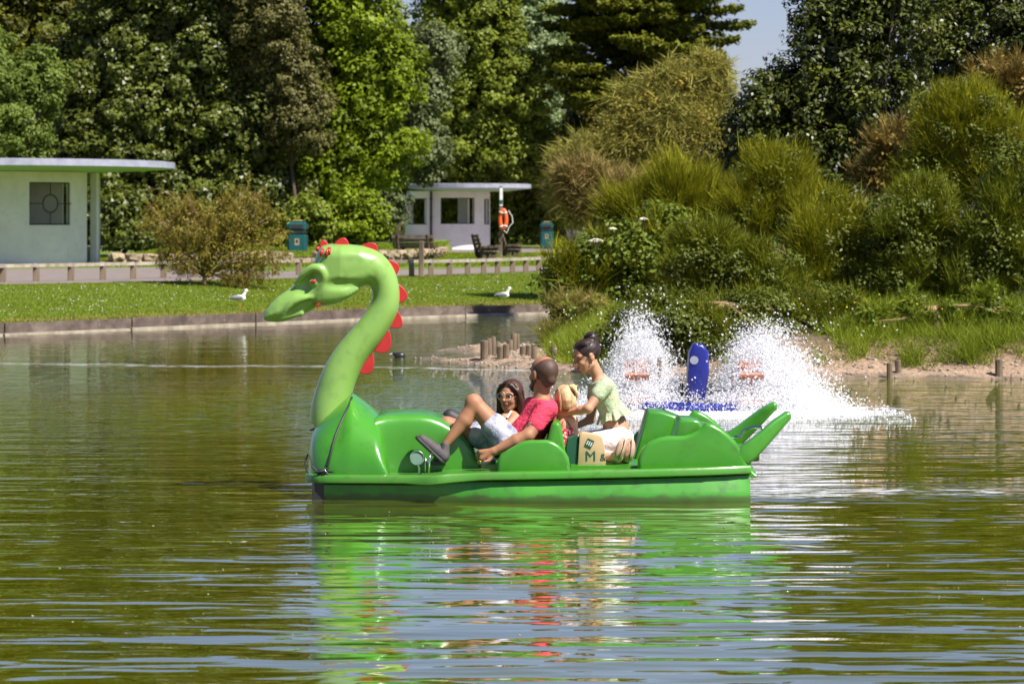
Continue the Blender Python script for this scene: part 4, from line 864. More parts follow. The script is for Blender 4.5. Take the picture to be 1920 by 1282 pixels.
# ---- gulls and water bird
def gull(p, face, label, sit=False, k=1.0):
    e = empty('gull', p, label, 'gull', 'gulls on the lawn'); f = np.array([face, 0, 0.]); z = np.array([0, 0, 1.]); p = np.asarray(p, float)
    h = .02 if sit else .075
    c = p + z * (h + .075) * k
    s = Sdf(.008, .02).ell(c, (.12 * k, .06 * k, .062 * k)).cap(c + f * .06 * k + z * .02 * k, c + (f * .115 + z * .12) * k, .038 * k, .026 * k).ell(c + (f * .125 + z * .145) * k, (.036 * k, .029 * k, .030 * k)).cap(c - f * .08 * k, c - (f * .18 + z * -.0) * k, .035 * k, .012 * k)
    s.build('body', M['whitep'], e)
    for sy in (-1, 1):
        s = Sdf(.008, .01).ell(c + (0, sy * .05 * k, .012 * k) - f * .05 * k, (.13 * k, .022 * k, .042 * k)); s.build('wing', GW, e)
    mb = MB(); mb.tube([c + (f * .15 + z * .14) * k, c + (f * .20 + z * .13) * k], [.011 * k, .004 * k], 6); mb.build('beak', M['yellow'], e)
    if not sit:
        for sy in (-1, 1):
            mb = MB(); a = p + (0, sy * .022, 0); mb.tube([a + z * .1 * k, a + z * .01], .006, 5); mb.tube([a + z * .008, a + f * .045 + z * .006], .008, 5); mb.build('leg', M['orange'], e)
GW = mat('grey_wing', (0.22, 0.23, 0.25), (0.14, 0.145, 0.16), .7, 10)
gull(gz(449, 574), 1, 'grey-winged gull standing upright on the lawn near the dragon snout')
gull(gz(944, 562), 1, 'white gull resting on the grass right of the dragon neck', True)
gull(gz(1042, 523), 1, 'small white gull at the bramble edge below the rail end', False, .8)
Y = CH * FP / (669 - HZ); p = P(750, 669, Y); e = empty('water_bird', p, 'small black bird floating low at the tip of the sand spit', 'bird')
BK = mat('black_feather', (0.02, 0.02, 0.022), None, .35, 9)
Sdf(.006, .02).ell(p + (0, 0, .015), (.075, .05, .05)).cap(p + (-.05, 0, .03), p + (-.085, 0, .045), .03, .022).build('body', BK, e)
mb = MB(); mb.tube([p + (-.1, 0, .042), p + (-.145, 0, .034)], [.012, .004], 6); mb.build('beak', M['whitep'], e)

# ---- wooden stakes
def stake(px, ytop, ybot, Y, label, wpx=7.5, dark=False):
    r = wpx * Y / FP; b = P(px, ybot, Y); t = P(px + rng.normal() * 1.0, ytop, Y); zb_ = float(land_z(np.array([b[0]]), np.array([Y]))[0]); zb_ = min(max(zb_, -.1), b[2] + .05)
    mb = MB(); d = t - b; b2 = np.array([b[0], Y, min(zb_, b[2]) - .15]); mb.tube([b2, b + d * .5, t - d * .03, t], [r * 1.02, r, r, r * .85], 9)
    o = mb.build('wooden_stake', M['wood']); autosmooth(o); tag(o, label, 'stake', 'wooden stakes at the shore')
for a in [
 (908, 638, 684, 38.8, 'leftmost front stake of the cluster on the sand spit'), (918, 634, 676, 40.0, 'thin dark stake tucked behind the leftmost stake on the spit', 5), (925, 631, 670, 40.6, 'pale stake standing second in the left trio on the spit', 5),
 (932, 640, 668, 41.6, 'short leaning stake at the back of the left trio on the spit', 4), (938, 649, 684, 38.6, 'pale split stake just left of the middle of the spit cluster', 6), (949, 645, 685, 38.4, 'dark upright stake in the front middle of the spit cluster', 6),
 (957, 637, 671, 40.8, 'narrow brown stake behind the front middle stake', 5), (963, 625, 667, 41.5, 'tallest stake at the back of the spit cluster', 5.5), (971, 626, 668, 41.9, 'black-stained stake right beside the tallest one', 4),
 (981, 649, 679, 39.6, 'stout stake in the right trio on the spit, nearest the middle', 6), (991, 647, 681, 39.3, 'middle stake of the right trio on the spit', 5.5), (1001, 649, 690, 38.3, 'grey stake of the right trio, partly behind the man with the shaved head', 5.5),
 (1039, 648, 690, 38.0, 'single stake between the shaved head and the bank grass', 5.5),
 (1533, 668, 702, 37.0, 'lone stake in the spray right of the paddle wheels', 4.5), (1668, 680, 712, 35.2, 'left one of the two paired stakes below the right bank', 5.5), (1684, 675, 711, 35.4, 'right one of the two paired stakes below the right bank', 5.5),
 (1873, 673, 713, 35.1, 'dark stake at the far right below the grassy bank', 7.5)]: stake(*a)

# ---- flowers
def umbel(px, py, Y, r, label):
    c = P(px, py, Y); e = empty('hogweed_flower', (c[0], Y, c[2] - .14), label, 'flower', 'white umbels over the bramble')
    n = 60; a = rng.uniform(0, 6.28, n); q = rng.uniform(0, 1, n) ** .5 * r; C = c + np.stack([q * np.cos(a), q * np.sin(a), .35 * r * (1 - (q / r) ** 2)], -1); V, F = octs(C, rng.uniform(.012, .02, n)); obj('flower_head', V, F, cream, e)
    mb = MB(); mb.tube([(c[0], Y, c[2] - .14), c], [.008, .006], 5)
    for k in range(0, n, 6): mb.tube([c - (0, 0, .06), C[k]], .003, 3)
    mb.build('stem', M['bark'], e)
cream = mat('cream_petal', (0.72, 0.68, 0.5), None, .7, 9)
umbel(1118, 453, 42.5, .11, 'large cream umbel flower at the left top of the bramble'); umbel(1206, 412, 43, .07, 'small flat cream umbel high on the bramble'); umbel(1148, 430, 43, .06, 'cream umbel between the two others on the bramble')
YF = mat('yellow_petal', (0.75, 0.55, 0.02), None, .6, 9)
x = rng.uniform(3.4, 6.4, 34); y = rng.uniform(36.0, 37.2, 34); V, F = octs(np.stack([x, y, land_z(x, y) + rng.uniform(.2, .5, 34)], -1), rng.uniform(.012, .022, 34))
tag(obj('yellow_flowers', V, F, YF), 'yellow flowers dotted among the grass of the right bank', 'flowers', kind='stuff')
# ================================================================ PADDLE WHEEL AERATOR AND SPRAY
AY = 29.1; AS = FP / AY
BL = mat('blue_plastic', (0.008, 0.014, 0.20), (0.006, 0.010, 0.14), .35, 5, coat=.3)
PO = mat('salmon_plastic', (0.50, 0.19, 0.11), (0.30, 0.11, 0.06), .5, 6)
p = P(1300, 768, AY); e = empty('paddle_aerator', (p[0], AY, 0), 'blue floating paddle wheel aerator throwing up white spray', 'aerator')
def A(px, py, dy=0): q = P(px, py, AY); q[1] += dy; return q
s = Sdf(.009, .05)
hull = [(1286, 752), (1292, 660), (1300, 645), (1318, 645), (1329, 658), (1330, 700), (1322, 752)]
V, F = prism(hull, AY - .13, AY + .13, .035, 3); autosmooth(obj('motor_housing', V, F, BL, e), 50)
mb = MB(); mb.tube([A(1300, 674, -.131), A(1300, 674, -.14)], .042, 9); mb.build('badge', M['fascia'], e)
for y0 in (-.35, .15):
    s = Sdf(.011, .03).cap(A(1212, 762, y0), A(1290, 764, y0), .07, .075).cap(A(1300, 766, y0), A(1365, 764, y0), .075, .065); s.build('float', BL, e)
mb = MB(); mb.box(A(1290, 757), (.42, .20, .02)); mb.build('deck_frame', M['dark'], e)
for a, b in ((1196, 1286), (1326, 1400)):
    mb = MB(); mb.tube([A(a, 730), A(b, 732)], .014, 8); mb.build('axle', M['dark'], e)
for x, y0, y1 in ((1216, 678, 752), (1237, 671, 752), (1373, 697, 760)):
    mb = MB(); mb.tube([A(x, y1, .05), A(x, y0, .05)], .024, 8); mb.build('mooring_post', M['wood'], e)
for x in (1278, 1334):
    mb = MB(); mb.tube([A(x - 3, 731), A(x + 3, 731)], .07, 10); mb.build('coupling', M['dark'], e)
for cx in (1193, 1407):
    hub = MB(); hub.tube([A(cx - 12, 731), A(cx + 12, 731)], .045, 10); w_ = hub.build('paddle_wheel', PO, e)
    for k in range(6):
        t = k * math.pi / 3 + .4; dr = np.array([0, math.cos(t), math.sin(t)]); c = A(cx, 731); mb = MB()
        mb.tube([c, c + dr * .20], .016, 5); tn = np.array([0, -math.sin(t), math.cos(t)]); Mx = np.stack([np.array([1, 0, 0]), tn, dr], 1); mb.box(c + dr * .235, (.115, .012, .045), 0, Mx); mb.build('paddle', PO, w_)
dm = bpy.data.materials.new('water_drop'); dm.use_nodes = True; nt_ = dm.node_tree; b_ = nt_.nodes['Principled BSDF']; b_.inputs['Base Color'].default_value = (.98, .98, 1, 1); b_.inputs['Roughness'].default_value = .25
t_ = nt_.nodes.new('ShaderNodeBsdfTranslucent'); t_.inputs[0].default_value = (.98, .98, 1, 1); mx_ = nt_.nodes.new('ShaderNodeMixShader'); mx_.inputs[0].default_value = .5
nt_.links.new(b_.outputs[0], mx_.inputs[1]); nt_.links.new(t_.outputs[0], mx_.inputs[2]); nt_.links.new(mx_.outputs[0], nt_.nodes['Material Output'].inputs[0])
tetv = np.array([(1, 1, 1), (1, -1, -1), (-1, 1, -1), (-1, -1, 1)]) * .8; tetf = np.array([(0, 1, 2), (0, 3, 1), (0, 2, 3), (1, 3, 2)])
def tets(C, r):
    V = C[:, None] + tetv[None] * np.asarray(r)[:, None, None] * rng.uniform(.6, 1.25, (len(C), 4, 1)); return V.reshape(-1, 3), (tetf[None] + 4 * np.arange(len(C))[:, None, None]).reshape(-1, 3)
def plume(px, N, label, vx0, top, wid):
    n = N; j = rng.integers(0, 110, n); ja = rng.normal(size=110); jb = rng.normal(size=110); jv = rng.uniform(.22, 1, 110) * np.exp(-ja ** 2 * .06)
    vz = top * jv[j] * rng.uniform(.80, 1.06, n); vx = (ja[j] * wid + vx0 * rng.uniform(.2, 1.6, n)) + rng.normal(size=n) * .05; vy = .05 + jb[j] * .40 + rng.normal(size=n) * .12
    tf = 2 * vz / 9.81; t = tf * rng.uniform(0, 1, n) ** .75; b = A(px, 748, .18)
    C = np.stack([b[0] + rng.normal(size=n) * .07 + vx * t, b[1] + rng.normal(size=n) * .12 + vy * t, .08 + vz * t - 4.905 * t * t], -1)
    Vv = np.stack([vx, vy, vz - 9.81 * t], -1)
    r = np.exp(rng.normal(size=n) * .45) * .0040; r = np.where(C[:, 2] < .35, r * 1.15, r)
    nb = 700; vb = top * rng.uniform(.5, 1.14, nb); tb = vb * 2 / 9.81 * rng.uniform(.1, 1, nb); Cb = np.stack([b[0] + (rng.normal(size=nb) * wid * 1.6 + vx0) * tb, b[1] + rng.normal(size=nb) * .5 * tb, .08 + vb * tb - 4.905 * tb * tb], -1); C = np.concatenate([C, Cb]); Vv = np.concatenate([Vv, rng.normal(size=(nb, 3))]); r = np.concatenate([r, rng.uniform(.004, .010, nb)])
    # white water boiling at the foot
    m = N // 3; q = rng.normal(size=(m, 2)) * (.30, .28); C2 = np.stack([b[0] + vx0 * .25 + q[:, 0], b[1] - .05 + q[:, 1], np.abs(rng.normal(size=m)) * .16 * np.exp(-np.abs(q[:, 0]))], -1)
    Vv = np.concatenate([Vv, rng.normal(size=(m, 3))]); C = np.concatenate([C, C2]); r = np.concatenate([r, rng.uniform(.003, .009, m)]); ok = C[:, 2] > -.005
    C, r = C[ok], r[ok]; big = r > np.quantile(r, .88)
    V, F = tets(C[big], r[big]); C, r = C[~big], r[~big]; Vl = unit(Vv[ok][~big]); o_ = unit(rng.normal(size=(len(C), 3))) * r[:, None]; V2 = np.stack([C - o_, C + o_, C + Vl * r[:, None] * 3.0], 1); F = np.concatenate([F, len(V) + np.arange(3 * len(C)).reshape(-1, 3)]); V = np.concatenate([V, V2.reshape(-1, 3)]); tag(obj('spray', V, F, dm), label, 'spray', kind='stuff')
plume(1192, 100000, 'white plume of water drops thrown up by the left paddle wheel', .02, 4.15, .40)
plume(1412, 130000, 'larger white plume of water drops from the right paddle wheel', .40, 3.9, .50)
# ragged froth lying on the water round the wheels
n = 5200; x = 2.0 + rng.normal(size=n) * .9; y = 28.5 + rng.normal(size=n) * .55; ok = np.abs(x - 2.0) < 1.75; x, y = x[ok], y[ok]; n = len(x); V, F = octs(np.stack([x, y, rng.uniform(0, .012, n)], -1), rng.uniform(.005, .016, n), .3)
tag(obj('froth', V, F, dm), 'white froth spreading on the water round the aerator', 'froth', kind='stuff')

# ================================================================ DRAGON PEDAL BOAT
YC = 20.15
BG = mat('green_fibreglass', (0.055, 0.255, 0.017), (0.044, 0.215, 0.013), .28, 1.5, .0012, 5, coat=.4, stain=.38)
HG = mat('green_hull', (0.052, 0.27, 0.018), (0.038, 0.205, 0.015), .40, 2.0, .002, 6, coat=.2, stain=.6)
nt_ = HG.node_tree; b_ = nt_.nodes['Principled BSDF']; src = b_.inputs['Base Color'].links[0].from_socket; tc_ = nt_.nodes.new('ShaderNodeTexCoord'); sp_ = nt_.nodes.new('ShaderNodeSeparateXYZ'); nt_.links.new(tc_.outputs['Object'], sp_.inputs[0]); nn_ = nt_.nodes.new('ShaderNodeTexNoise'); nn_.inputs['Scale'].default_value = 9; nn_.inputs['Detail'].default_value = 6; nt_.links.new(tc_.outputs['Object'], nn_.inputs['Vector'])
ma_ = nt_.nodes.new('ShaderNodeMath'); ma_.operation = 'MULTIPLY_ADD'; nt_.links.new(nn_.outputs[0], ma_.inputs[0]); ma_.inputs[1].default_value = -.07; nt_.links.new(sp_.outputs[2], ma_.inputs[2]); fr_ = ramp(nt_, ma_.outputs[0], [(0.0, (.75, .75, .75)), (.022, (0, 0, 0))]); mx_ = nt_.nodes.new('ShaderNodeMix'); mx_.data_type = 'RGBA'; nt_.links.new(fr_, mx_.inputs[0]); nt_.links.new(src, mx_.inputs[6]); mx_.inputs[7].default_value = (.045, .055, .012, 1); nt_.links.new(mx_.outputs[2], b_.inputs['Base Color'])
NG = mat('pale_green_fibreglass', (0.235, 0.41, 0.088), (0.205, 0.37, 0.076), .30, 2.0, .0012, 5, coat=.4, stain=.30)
RD = mat('red_paint', (0.52, 0.022, 0.022), (0.40, 0.018, 0.018), .35, 8, coat=.4)
CR = mat('chrome', (0.6, 0.6, 0.6), None, .22, 9, metal=1)
RB_ = mat('black_rubber', (0.02, 0.02, 0.02), None, .5, 9)
boat = empty('dragon_pedal_boat', (0.12, YC, 0), 'green dragon-shaped pedal boat with long neck and red spines carrying a family', 'pedal boat')
def bx(px, Y=19.5): return (px - 960) / FP * Y
def hull_hw(px): return np.interp(px, [578, 583, 592, 620, 700, 800, 900, 1020, 1200, 1320, 1390, 1405], [.50, .56, .59, .63, .69, .76, .80, .82, .82, .79, .73, .70])
def rim_z(px): return np.interp(px, [570, 800, 860, 1405], [.160, .170, .192, .232])
# hull shell
st = [583, 586, 592, 610, 640, 680, 720, 760, 800, 840, 880, 920, 960, 1000, 1040, 1080, 1120, 1160, 1200, 1240, 1280, 1320, 1360, 1385, 1400, 1405]
V = []; F = []
for x in st:
    hw = float(hull_hw(x)); zr = float(rim_z(x)); k = 1.0
    if x < 592: k = .985
    bul = sm(820, 960, np.array(x)) * .045
    sec = [(0, -.16), (.80 * hw, -.16), (hw * .95 + bul * .5, -.10), (hw * .99 + bul, -.02), (hw * .995 + bul, .035), (hw * .995 + bul * .75, .075), (hw * .995, zr - .062), (0, zr - .062)]
    ring = [(bx(x), YC - a * k, z) for a, z in sec] + [(bx(x), YC + a * k, z) for a, z in sec[-2:0:-1]]
    V += ring
m = len(ring)
for i in range(len(st) - 1):
    for k in range(m): F.append((i * m + k, (i + 1) * m + k, (i + 1) * m + (k + 1) % m, i * m + (k + 1) % m))
F.append(tuple(range(m))); F.append(tuple((len(st) - 1) * m + k for k in range(m - 1, -1, -1)))
autosmooth(obj('hull', V, F, HG, boat), 40)
# rim and deck
V = []; F = []; st2 = [570, 572, 577, 584, 600, 640, 700, 760, 797, 803, 836, 842, 900, 960, 1020, 1080, 1140, 1200, 1260, 1320, 1370, 1396, 1407]
for x in st2:
    hw = float(hull_hw(max(x, 580))) * (1 if x > 577 else {570: .86, 572: .93, 577: .975}[x]); zr = float(rim_z(x)); o = .038 + (.012 if 797 < x < 840 else 0); th = .052 if x > 842 or x < 797 else .062
    sec = [(0, zr - th - .004), (hw + o - .012, zr - th), (hw + o - .002, zr - th + .008), (hw + o, zr - .014), (hw + o - .01, zr), (hw - .03, zr + .003), (hw - .05, zr - .012), (0, zr - .012)]
    ring = [(bx(x), YC - a, z) for a, z in sec] + [(bx(x), YC + a, z) for a, z in sec[-2:0:-1]]; V += ring
m = len(ring)
for i in range(len(st2) - 1):
    for k in range(m): F.append((i * m + k, (i + 1) * m + k, (i + 1) * m + (k + 1) % m, i * m + (k + 1) % m))
F.append(tuple(range(m))); F.append(tuple((len(st2) - 1) * m + k for k in range(m - 1, -1, -1)))
autosmooth(obj('rim', V, F, mat('scuffed_rim', (0.055, 0.26, 0.017), (0.085, 0.22, 0.035), .35, 3, .002, 12, coat=.3, stain=.3), boat), 40)
for sy in (-1, 1):
    mb = MB(); mb.box((bx(596), YC + sy * (.595), .045), (.040, .013, .105)); mb.build('bow_slot_shade', RB_, boat)  # black block standing in for the shade in the slot at the bow
mb = MB(); mb.tube([(bx(1397), YC - .738, -.02), (bx(1397), YC - .690, -.02)], .034, 12); mb.build('drain_hole', RB_, boat)
# superelliptic loft for cowl, console and stern hump
def loft(stations, n=40, zb=.15, e1=2.4, top=None, cap=True):
    V = []; F = []
    for x, ytop, hw, ee in stations:
        zt = P(x, ytop, YC)[2]; xx = P(x, ytop, YC)[0]
        for k in range(n + 1):
            t = math.pi * k / n; cx_, sx_ = math.cos(t), math.sin(t)
            V.append((xx, YC - math.copysign(abs(cx_) ** (2 / ee), cx_) * hw, zb + (zt - zb) * abs(sx_) ** (2 / ee)))
    m = n + 1
    for i in range(len(stations) - 1):
        for k in range(n): F.append((i * m + k, (i + 1) * m + k, (i + 1) * m + k + 1, i * m + k + 1))
    if cap: F.append(tuple(range(m))); F.append(tuple((len(stations) - 1) * m + k for k in range(n, -1, -1)))
    return V, F
# bow cowl: rounded chest, drawn up to the neck joint
S_ = []
for x in (582, 583.5, 586, 592, 600, 612, 625, 640, 652, 661, 668, 680, 695, 708, 716, 722, 728, 733, 736):
    yt = np.interp(x, [582, 586, 592, 612, 640, 655, 661, 668, 690, 708, 716, 722, 728, 733, 736], [850, 812, 800, 778, 752, 741, 737, 741, 757, 772, 782, 800, 824, 850, 874])
    hw = np.interp(x, [582, 583.5, 586, 592, 600, 625, 661, 700, 736], [.16, .26, .34, .42, .47, .53, .57, .60, .62]); S_.append((x, yt, hw, np.interp(x, [582, 640, 700, 736], [2.4, 2.0, 2.2, 2.6])))
V, F = loft(S_); autosmooth(obj('bow_cowl', V, F, BG, boat), 60)
# console between the foot wells
S_ = []
for x in (690, 700, 712, 730, 760, 790, 810, 828, 842, 856, 870, 884, 896, 902):
    yt = np.interp(x, [690, 712, 735, 790, 815, 835, 856, 875, 890, 902], [790, 774, 770, 770, 774, 783, 797, 815, 840, 868]); S_.append((x, yt, np.interp(x, [690, 720, 902], [.42, .34, .28]), 9))
V, F = loft(S_, zb=.15); autosmooth(obj('console', V, F, BG, boat), 50)
# seat sides, backs
side = [(931, 888), (934, 860), (940, 850), (955, 841), (971, 832), (980, 827), (991, 825), (1026, 824), (1038, 828), (1048, 834), (1059, 845), (1066, 857), (1071, 888)]
for sy in (-1, 1):
    a = YC + sy * .60; V, F = prism(side, min(a, a + sy * .09), max(a, a + sy * .09), .022, 3, YC - .65); autosmooth(obj('seat_side', V, F, BG, boat), 40)
back = [(1012, 872), (1034, 796), (1038, 791), (1048, 791), (1053, 800), (1064, 868)]
for a, b in ((YC - .56, YC - .07), (YC + .07, YC + .56)):
    V, F = prism(back, a, b, .025, 3); autosmooth(obj('seat_back', V, F, BG, boat), 40)
mb = MB(); mb.box((bx(975, YC), YC, .20), (.16, .58, .055)); autosmooth(mb.build('front_seat', BG, boat))
mb = MB(); mb.box((bx(1128, YC), YC, .19), (.22, .56, .03)); autosmooth(mb.build('rear_seat', BG, boat))
# stern: side panels, hump, seat backs, tail fins
pan = [(1195, 886), (1196, 861), (1199, 851), (1205, 840), (1212, 833), (1221, 826), (1236, 820), (1252, 817), (1270, 817), (1284, 816.5), (1296, 813), (1306, 808), (1314, 802), (1320, 794), (1325, 791), (1338, 795), (1352, 803), (1366, 814), (1378, 826), (1390, 842), (1398, 856), (1403, 872), (1400, 884)]
for sy in (-1, 1):
    a = YC + sy * .60; V, F = prism(pan, min(a, a + sy * .08), max(a, a + sy * .08), .03, 4, YC - .65); autosmooth(obj('stern_side', V, F, BG, boat), 50)
S_ = [(x, y, h, 3.0) for x, y, h in ((1262, 868, .56), (1268, 845, .57), (1278, 820, .585), (1296, 806, .60), (1318, 792, .60), (1338, 797, .60), (1352, 806, .605), (1368, 818, .61), (1382, 833, .62), (1396, 852, .64), (1404, 868, .64))]
V, F = loft(S_); autosmooth(obj('stern_deck', V, F, BG, boat), 50)
for (poly, a, b) in (([(1186, 868), (1214, 774), (1219, 770), (1240, 771), (1262, 778), (1283, 786), (1300, 868)], YC + .16, YC + .56), ([(1250, 868), (1272, 790), (1278, 785), (1300, 786), (1312, 789), (1318, 800), (1322, 868)], YC - .50, YC - .08)):
    V, F = prism(poly, a, b, .022, 3); autosmooth(obj('rear_seat_back', V, F, BG, boat), 40)
fin = [(1370, 869), (1404, 868), (1416, 859), (1442, 832), (1484, 786), (1485, 779), (1482, 773), (1475, 773), (1451, 788), (1431, 804), (1409, 822), (1389, 834), (1376, 850)]
for sy in (-1, 1):
    a = YC + sy * .56; V, F = prism([(x, y) for x, y in fin], min(a, a + sy * .12), max(a, a + sy * .12), .022, 3, YC - .60)
    t = np.clip((V[:, 0] - bx(1396)) / .28, 0, 1); V[:, 1] += -sy * .10 * t ** 1.5
    autosmooth(obj('tail_fin', V, F, BG, boat), 45)
    mb = MB(); b0 = YC + sy * .40; mb.tube([P(1372, 820, b0), P(1388, 818, b0), P(1396, 806, b0), P(1410, 801, b0 + sy * .02), P(1426, 801, b0 + sy * .06), P(1434, 806, b0 + sy * .08)], .012, 8); mb.build('tail_handle', CR, boat, True)
V, F = prism([(1396, 845), (1424, 845), (1424, 864), (1396, 866)], YC - .35, YC + .35, .01, 1); autosmooth(obj('stern_step', V, F, BG, boat))
# ---- dragon neck and head, one continuous shell
rp = YC / FP
def D(px, py, dy=0): q = P(px, py, YC); q[1] += dy; return q
s = Sdf(.0085, .035)
neck = [(621, 822, 41), (618, 790, 39), (619, 765, 37.5), (626, 735, 36), (637, 703, 34.5), (653, 673, 32.5), (672, 647, 31), (692, 623, 30), (708, 600, 29), (720, 577, 28), (724, 555, 27), (721, 533, 27.5), (711, 513, 30), (694, 499, 33), (672, 496, 36), (650, 500, 39)]
s.chain([D(x, y) for x, y, r in neck], [r * rp * .955 for x, y, r in neck], k=.0004)
outl = [(716, 478), (700, 470), (680, 461), (656, 458), (636, 458), (618, 457), (604, 461), (596, 470), (592, 482), (588, 494), (579, 505), (567, 517), (556, 529), (547, 539), (534, 547), (520, 557), (508, 569), (498, 582), (493, 594), (496, 601), (506, 603), (520, 604), (532, 603), (545, 599), (560, 593), (574, 587), (586, 580), (596, 575), (608, 574), (622, 572), (636, 568), (650, 561), (662, 551), (672, 540), (690, 534), (714, 526)]
W_ = [(490, .045), (505, .066), (520, .080), (545, .088), (570, .092), (590, .104), (608, .124), (640, .140), (680, .125), (716, .10)]
s.sil([D(x, y)[[0, 2]] for x, y in outl], 26 * rp, ([D(x, 500)[0] for x, w in W_], [w for x, w in W_], YC), k=.015)
for sy in (-1, 1):
    s.ell(D(571, 537, sy * .108), (22 * rp, .042, 13 * rp), op='s', k=.025, M=np.array([[.8, 0, .6], [0, 1, 0], [-.6, 0, .8]]).T)   # eye hollow
    s.chain([D(556, 531, sy * .062), D(572, 514, sy * .088), D(588, 503, sy * .104), D(601, 504, sy * .112), D(609, 514, sy * .114), D(608, 527, sy * .108), D(600, 540, sy * .098)], [4 * rp, 7 * rp, 8.5 * rp, 9 * rp, 8 * rp, 6.5 * rp, 4 * rp], k=.012)
    s.ell(D(592, 528, sy * .088), (12 * rp, .030, 10 * rp), k=.008)
    s.chain([D(530, 596, sy * .066), D(540, 579, sy * .082), D(554, 566, sy * .090), D(570, 559, sy * .094), D(586, 556, sy * .092)], [3.5 * rp, 5.5 * rp, 6.5 * rp, 6.5 * rp, 4 * rp], k=.014)
    s.ell(D(562, 577, sy * .098), (26 * rp, .022, 5.5 * rp), op='s', k=.014, M=np.array([[.84, 0, .54], [0, 1, 0], [-.54, 0, .84]]).T)
    s.cap(D(530, 597, sy * .050), D(566, 587, sy * .058), 3.5 * rp, 5 * rp, k=.022)
    s.ell(D(646, 533, sy * .150), (34 * rp, .036, 8 * rp), op='s', k=.035)
    s.chain([D(602, 562, sy * .074), D(625, 557, sy * .084), D(648, 549, sy * .086), D(668, 541, sy * .070)], [9 * rp, 12 * rp, 11 * rp, 6 * rp], k=.022)
s.plane(D(600, 805), (-.66, 0, -.75))
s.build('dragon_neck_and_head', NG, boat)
ring = MB(); 
pts = []
for t in np.linspace(0, 2 * math.pi, 33):
    a = unit(D(661, 737) - D(581, 807)); pts.append(D(621, 772) + a * .190 * math.cos(t) + np.array([0, .139, 0]) * math.sin(t) + np.array([.6, 0, -.7]) * .040 * math.sin(t) ** 2)
for sy in (-1, 1):
    mb = MB(); mb.ico(D(590, 527, sy * .119), (.021, .010, .013), 2, np.array([[.88, 0, -.47], [0, 1, 0], [.47, 0, .88]])); mb.build('eye', RD, boat, True)
    V, F = prism([(592, 575), (598, 566), (606, 560.5), (616, 560), (627, 565), (616, 568), (604, 571)], YC + sy * .088 - .016, YC + sy * .088 + .016, .004, 1, YC); autosmooth(obj('mouth_lining', V, F, RD, boat))
    for (x0, y0, x1, y1, r) in ((604, 480, 608, 467, 4), (614, 483, 618, 464, 3.6), (620, 478, 621, 464, 3.0), (597, 470, 600, 463, 4)):
        mb = MB(); mb.tube([D(x0, y0, sy * .12), D((x0 + x1) / 2 - 1, (y0 + y1) / 2, sy * .13), D(x1, y1, sy * .105)], [r * rp * .6, r * rp, r * rp * .5], 8); mb.build('brow_mark', RD, boat, True)
SP = [((598, 468), (617, 459), 14), ((622, 462), (656, 460), 15), ((673, 461), (709, 475), 15), ((720, 485), (743, 516), 15), ((747, 531), (750, 569), 15), ((748, 584), (734, 615), 16), ((732, 621), (704, 660), 18), ((701, 664), (673, 699), 17)]
for (a, b, h) in SP:
    a, b = np.array(a, float), np.array(b, float); d = b - a; nrm = np.array([d[1], -d[0]]) / np.hypot(*d); poly = []
    for t in np.linspace(0, 1, 11): poly.append(tuple(a + d * (t + .10 * math.sin(math.pi * t)) + nrm * (h * 1.15 * math.sin(math.pi * t ** 1.12) ** .72 - 2)))
    poly += [tuple(b - nrm * 8), tuple(a - nrm * 8)]
    V, F = prism(poly, YC - .012, YC + .012, .004, 1); autosmooth(obj('spine', V, F, RD, boat), 28)
# cord round the neck joint and the mooring tangle
mb = MB(); mb.tube(pts, .0045, 6, False); mb.build('neck_seam', RB_, boat, True)
def cowl(px, py):
    """point on the near flank of the cowl at a photo pixel of its own plane"""
    hw = np.interp(px, [582, 583.5, 586, 592, 600, 625, 661, 700, 736], [.16, .26, .34, .42, .47, .53, .57, .60, .62]); yt = np.interp(px, [582, 586, 592, 612, 640, 655, 661, 668, 690, 708], [850, 812, 800, 778, 752, 741, 737, 741, 757, 772]); ee = np.interp(px, [582, 640, 700, 736], [2.4, 2.0, 2.2, 2.6])
    zt = P(px, yt, YC)[2]; q = D(px, py); f = min(1, max(0, (q[2] - .15) / (zt - .15))); q[1] = YC - hw * (1 - f ** ee) ** (1 / ee) - .008; return q
mb = MB(); mb.tube([cowl(662, 742), cowl(658, 756), cowl(652, 770), cowl(644, 788), cowl(637, 806), cowl(632, 824), cowl(628, 842), cowl(624, 858), cowl(619, 872)], .0075, 7)
mb.tube([D(582, 846, -.25), D(578, 860, -.35), D(584, 874, -.45), D(596, 884, -.56), D(606, 885, -.60)], .005, 6); mb.build('mooring_rope', RB_, boat, True)
mb = MB()
for k in range(12):
    q = [D(616 + rng.normal() * 8, 876 + rng.normal() * 6, -.60 + rng.normal() * .02) for _ in range(4)]; mb.tube(q, .006, 5)
mb.build('rope_tangle', RB_, boat, True)
mb = MB(); mb.tube([D(600, 868, -.61), D(610, 870, -.625), D(620, 866, -.625), D(630, 880, -.615)], .004, 5); mb.build('chain', CR, boat, True)
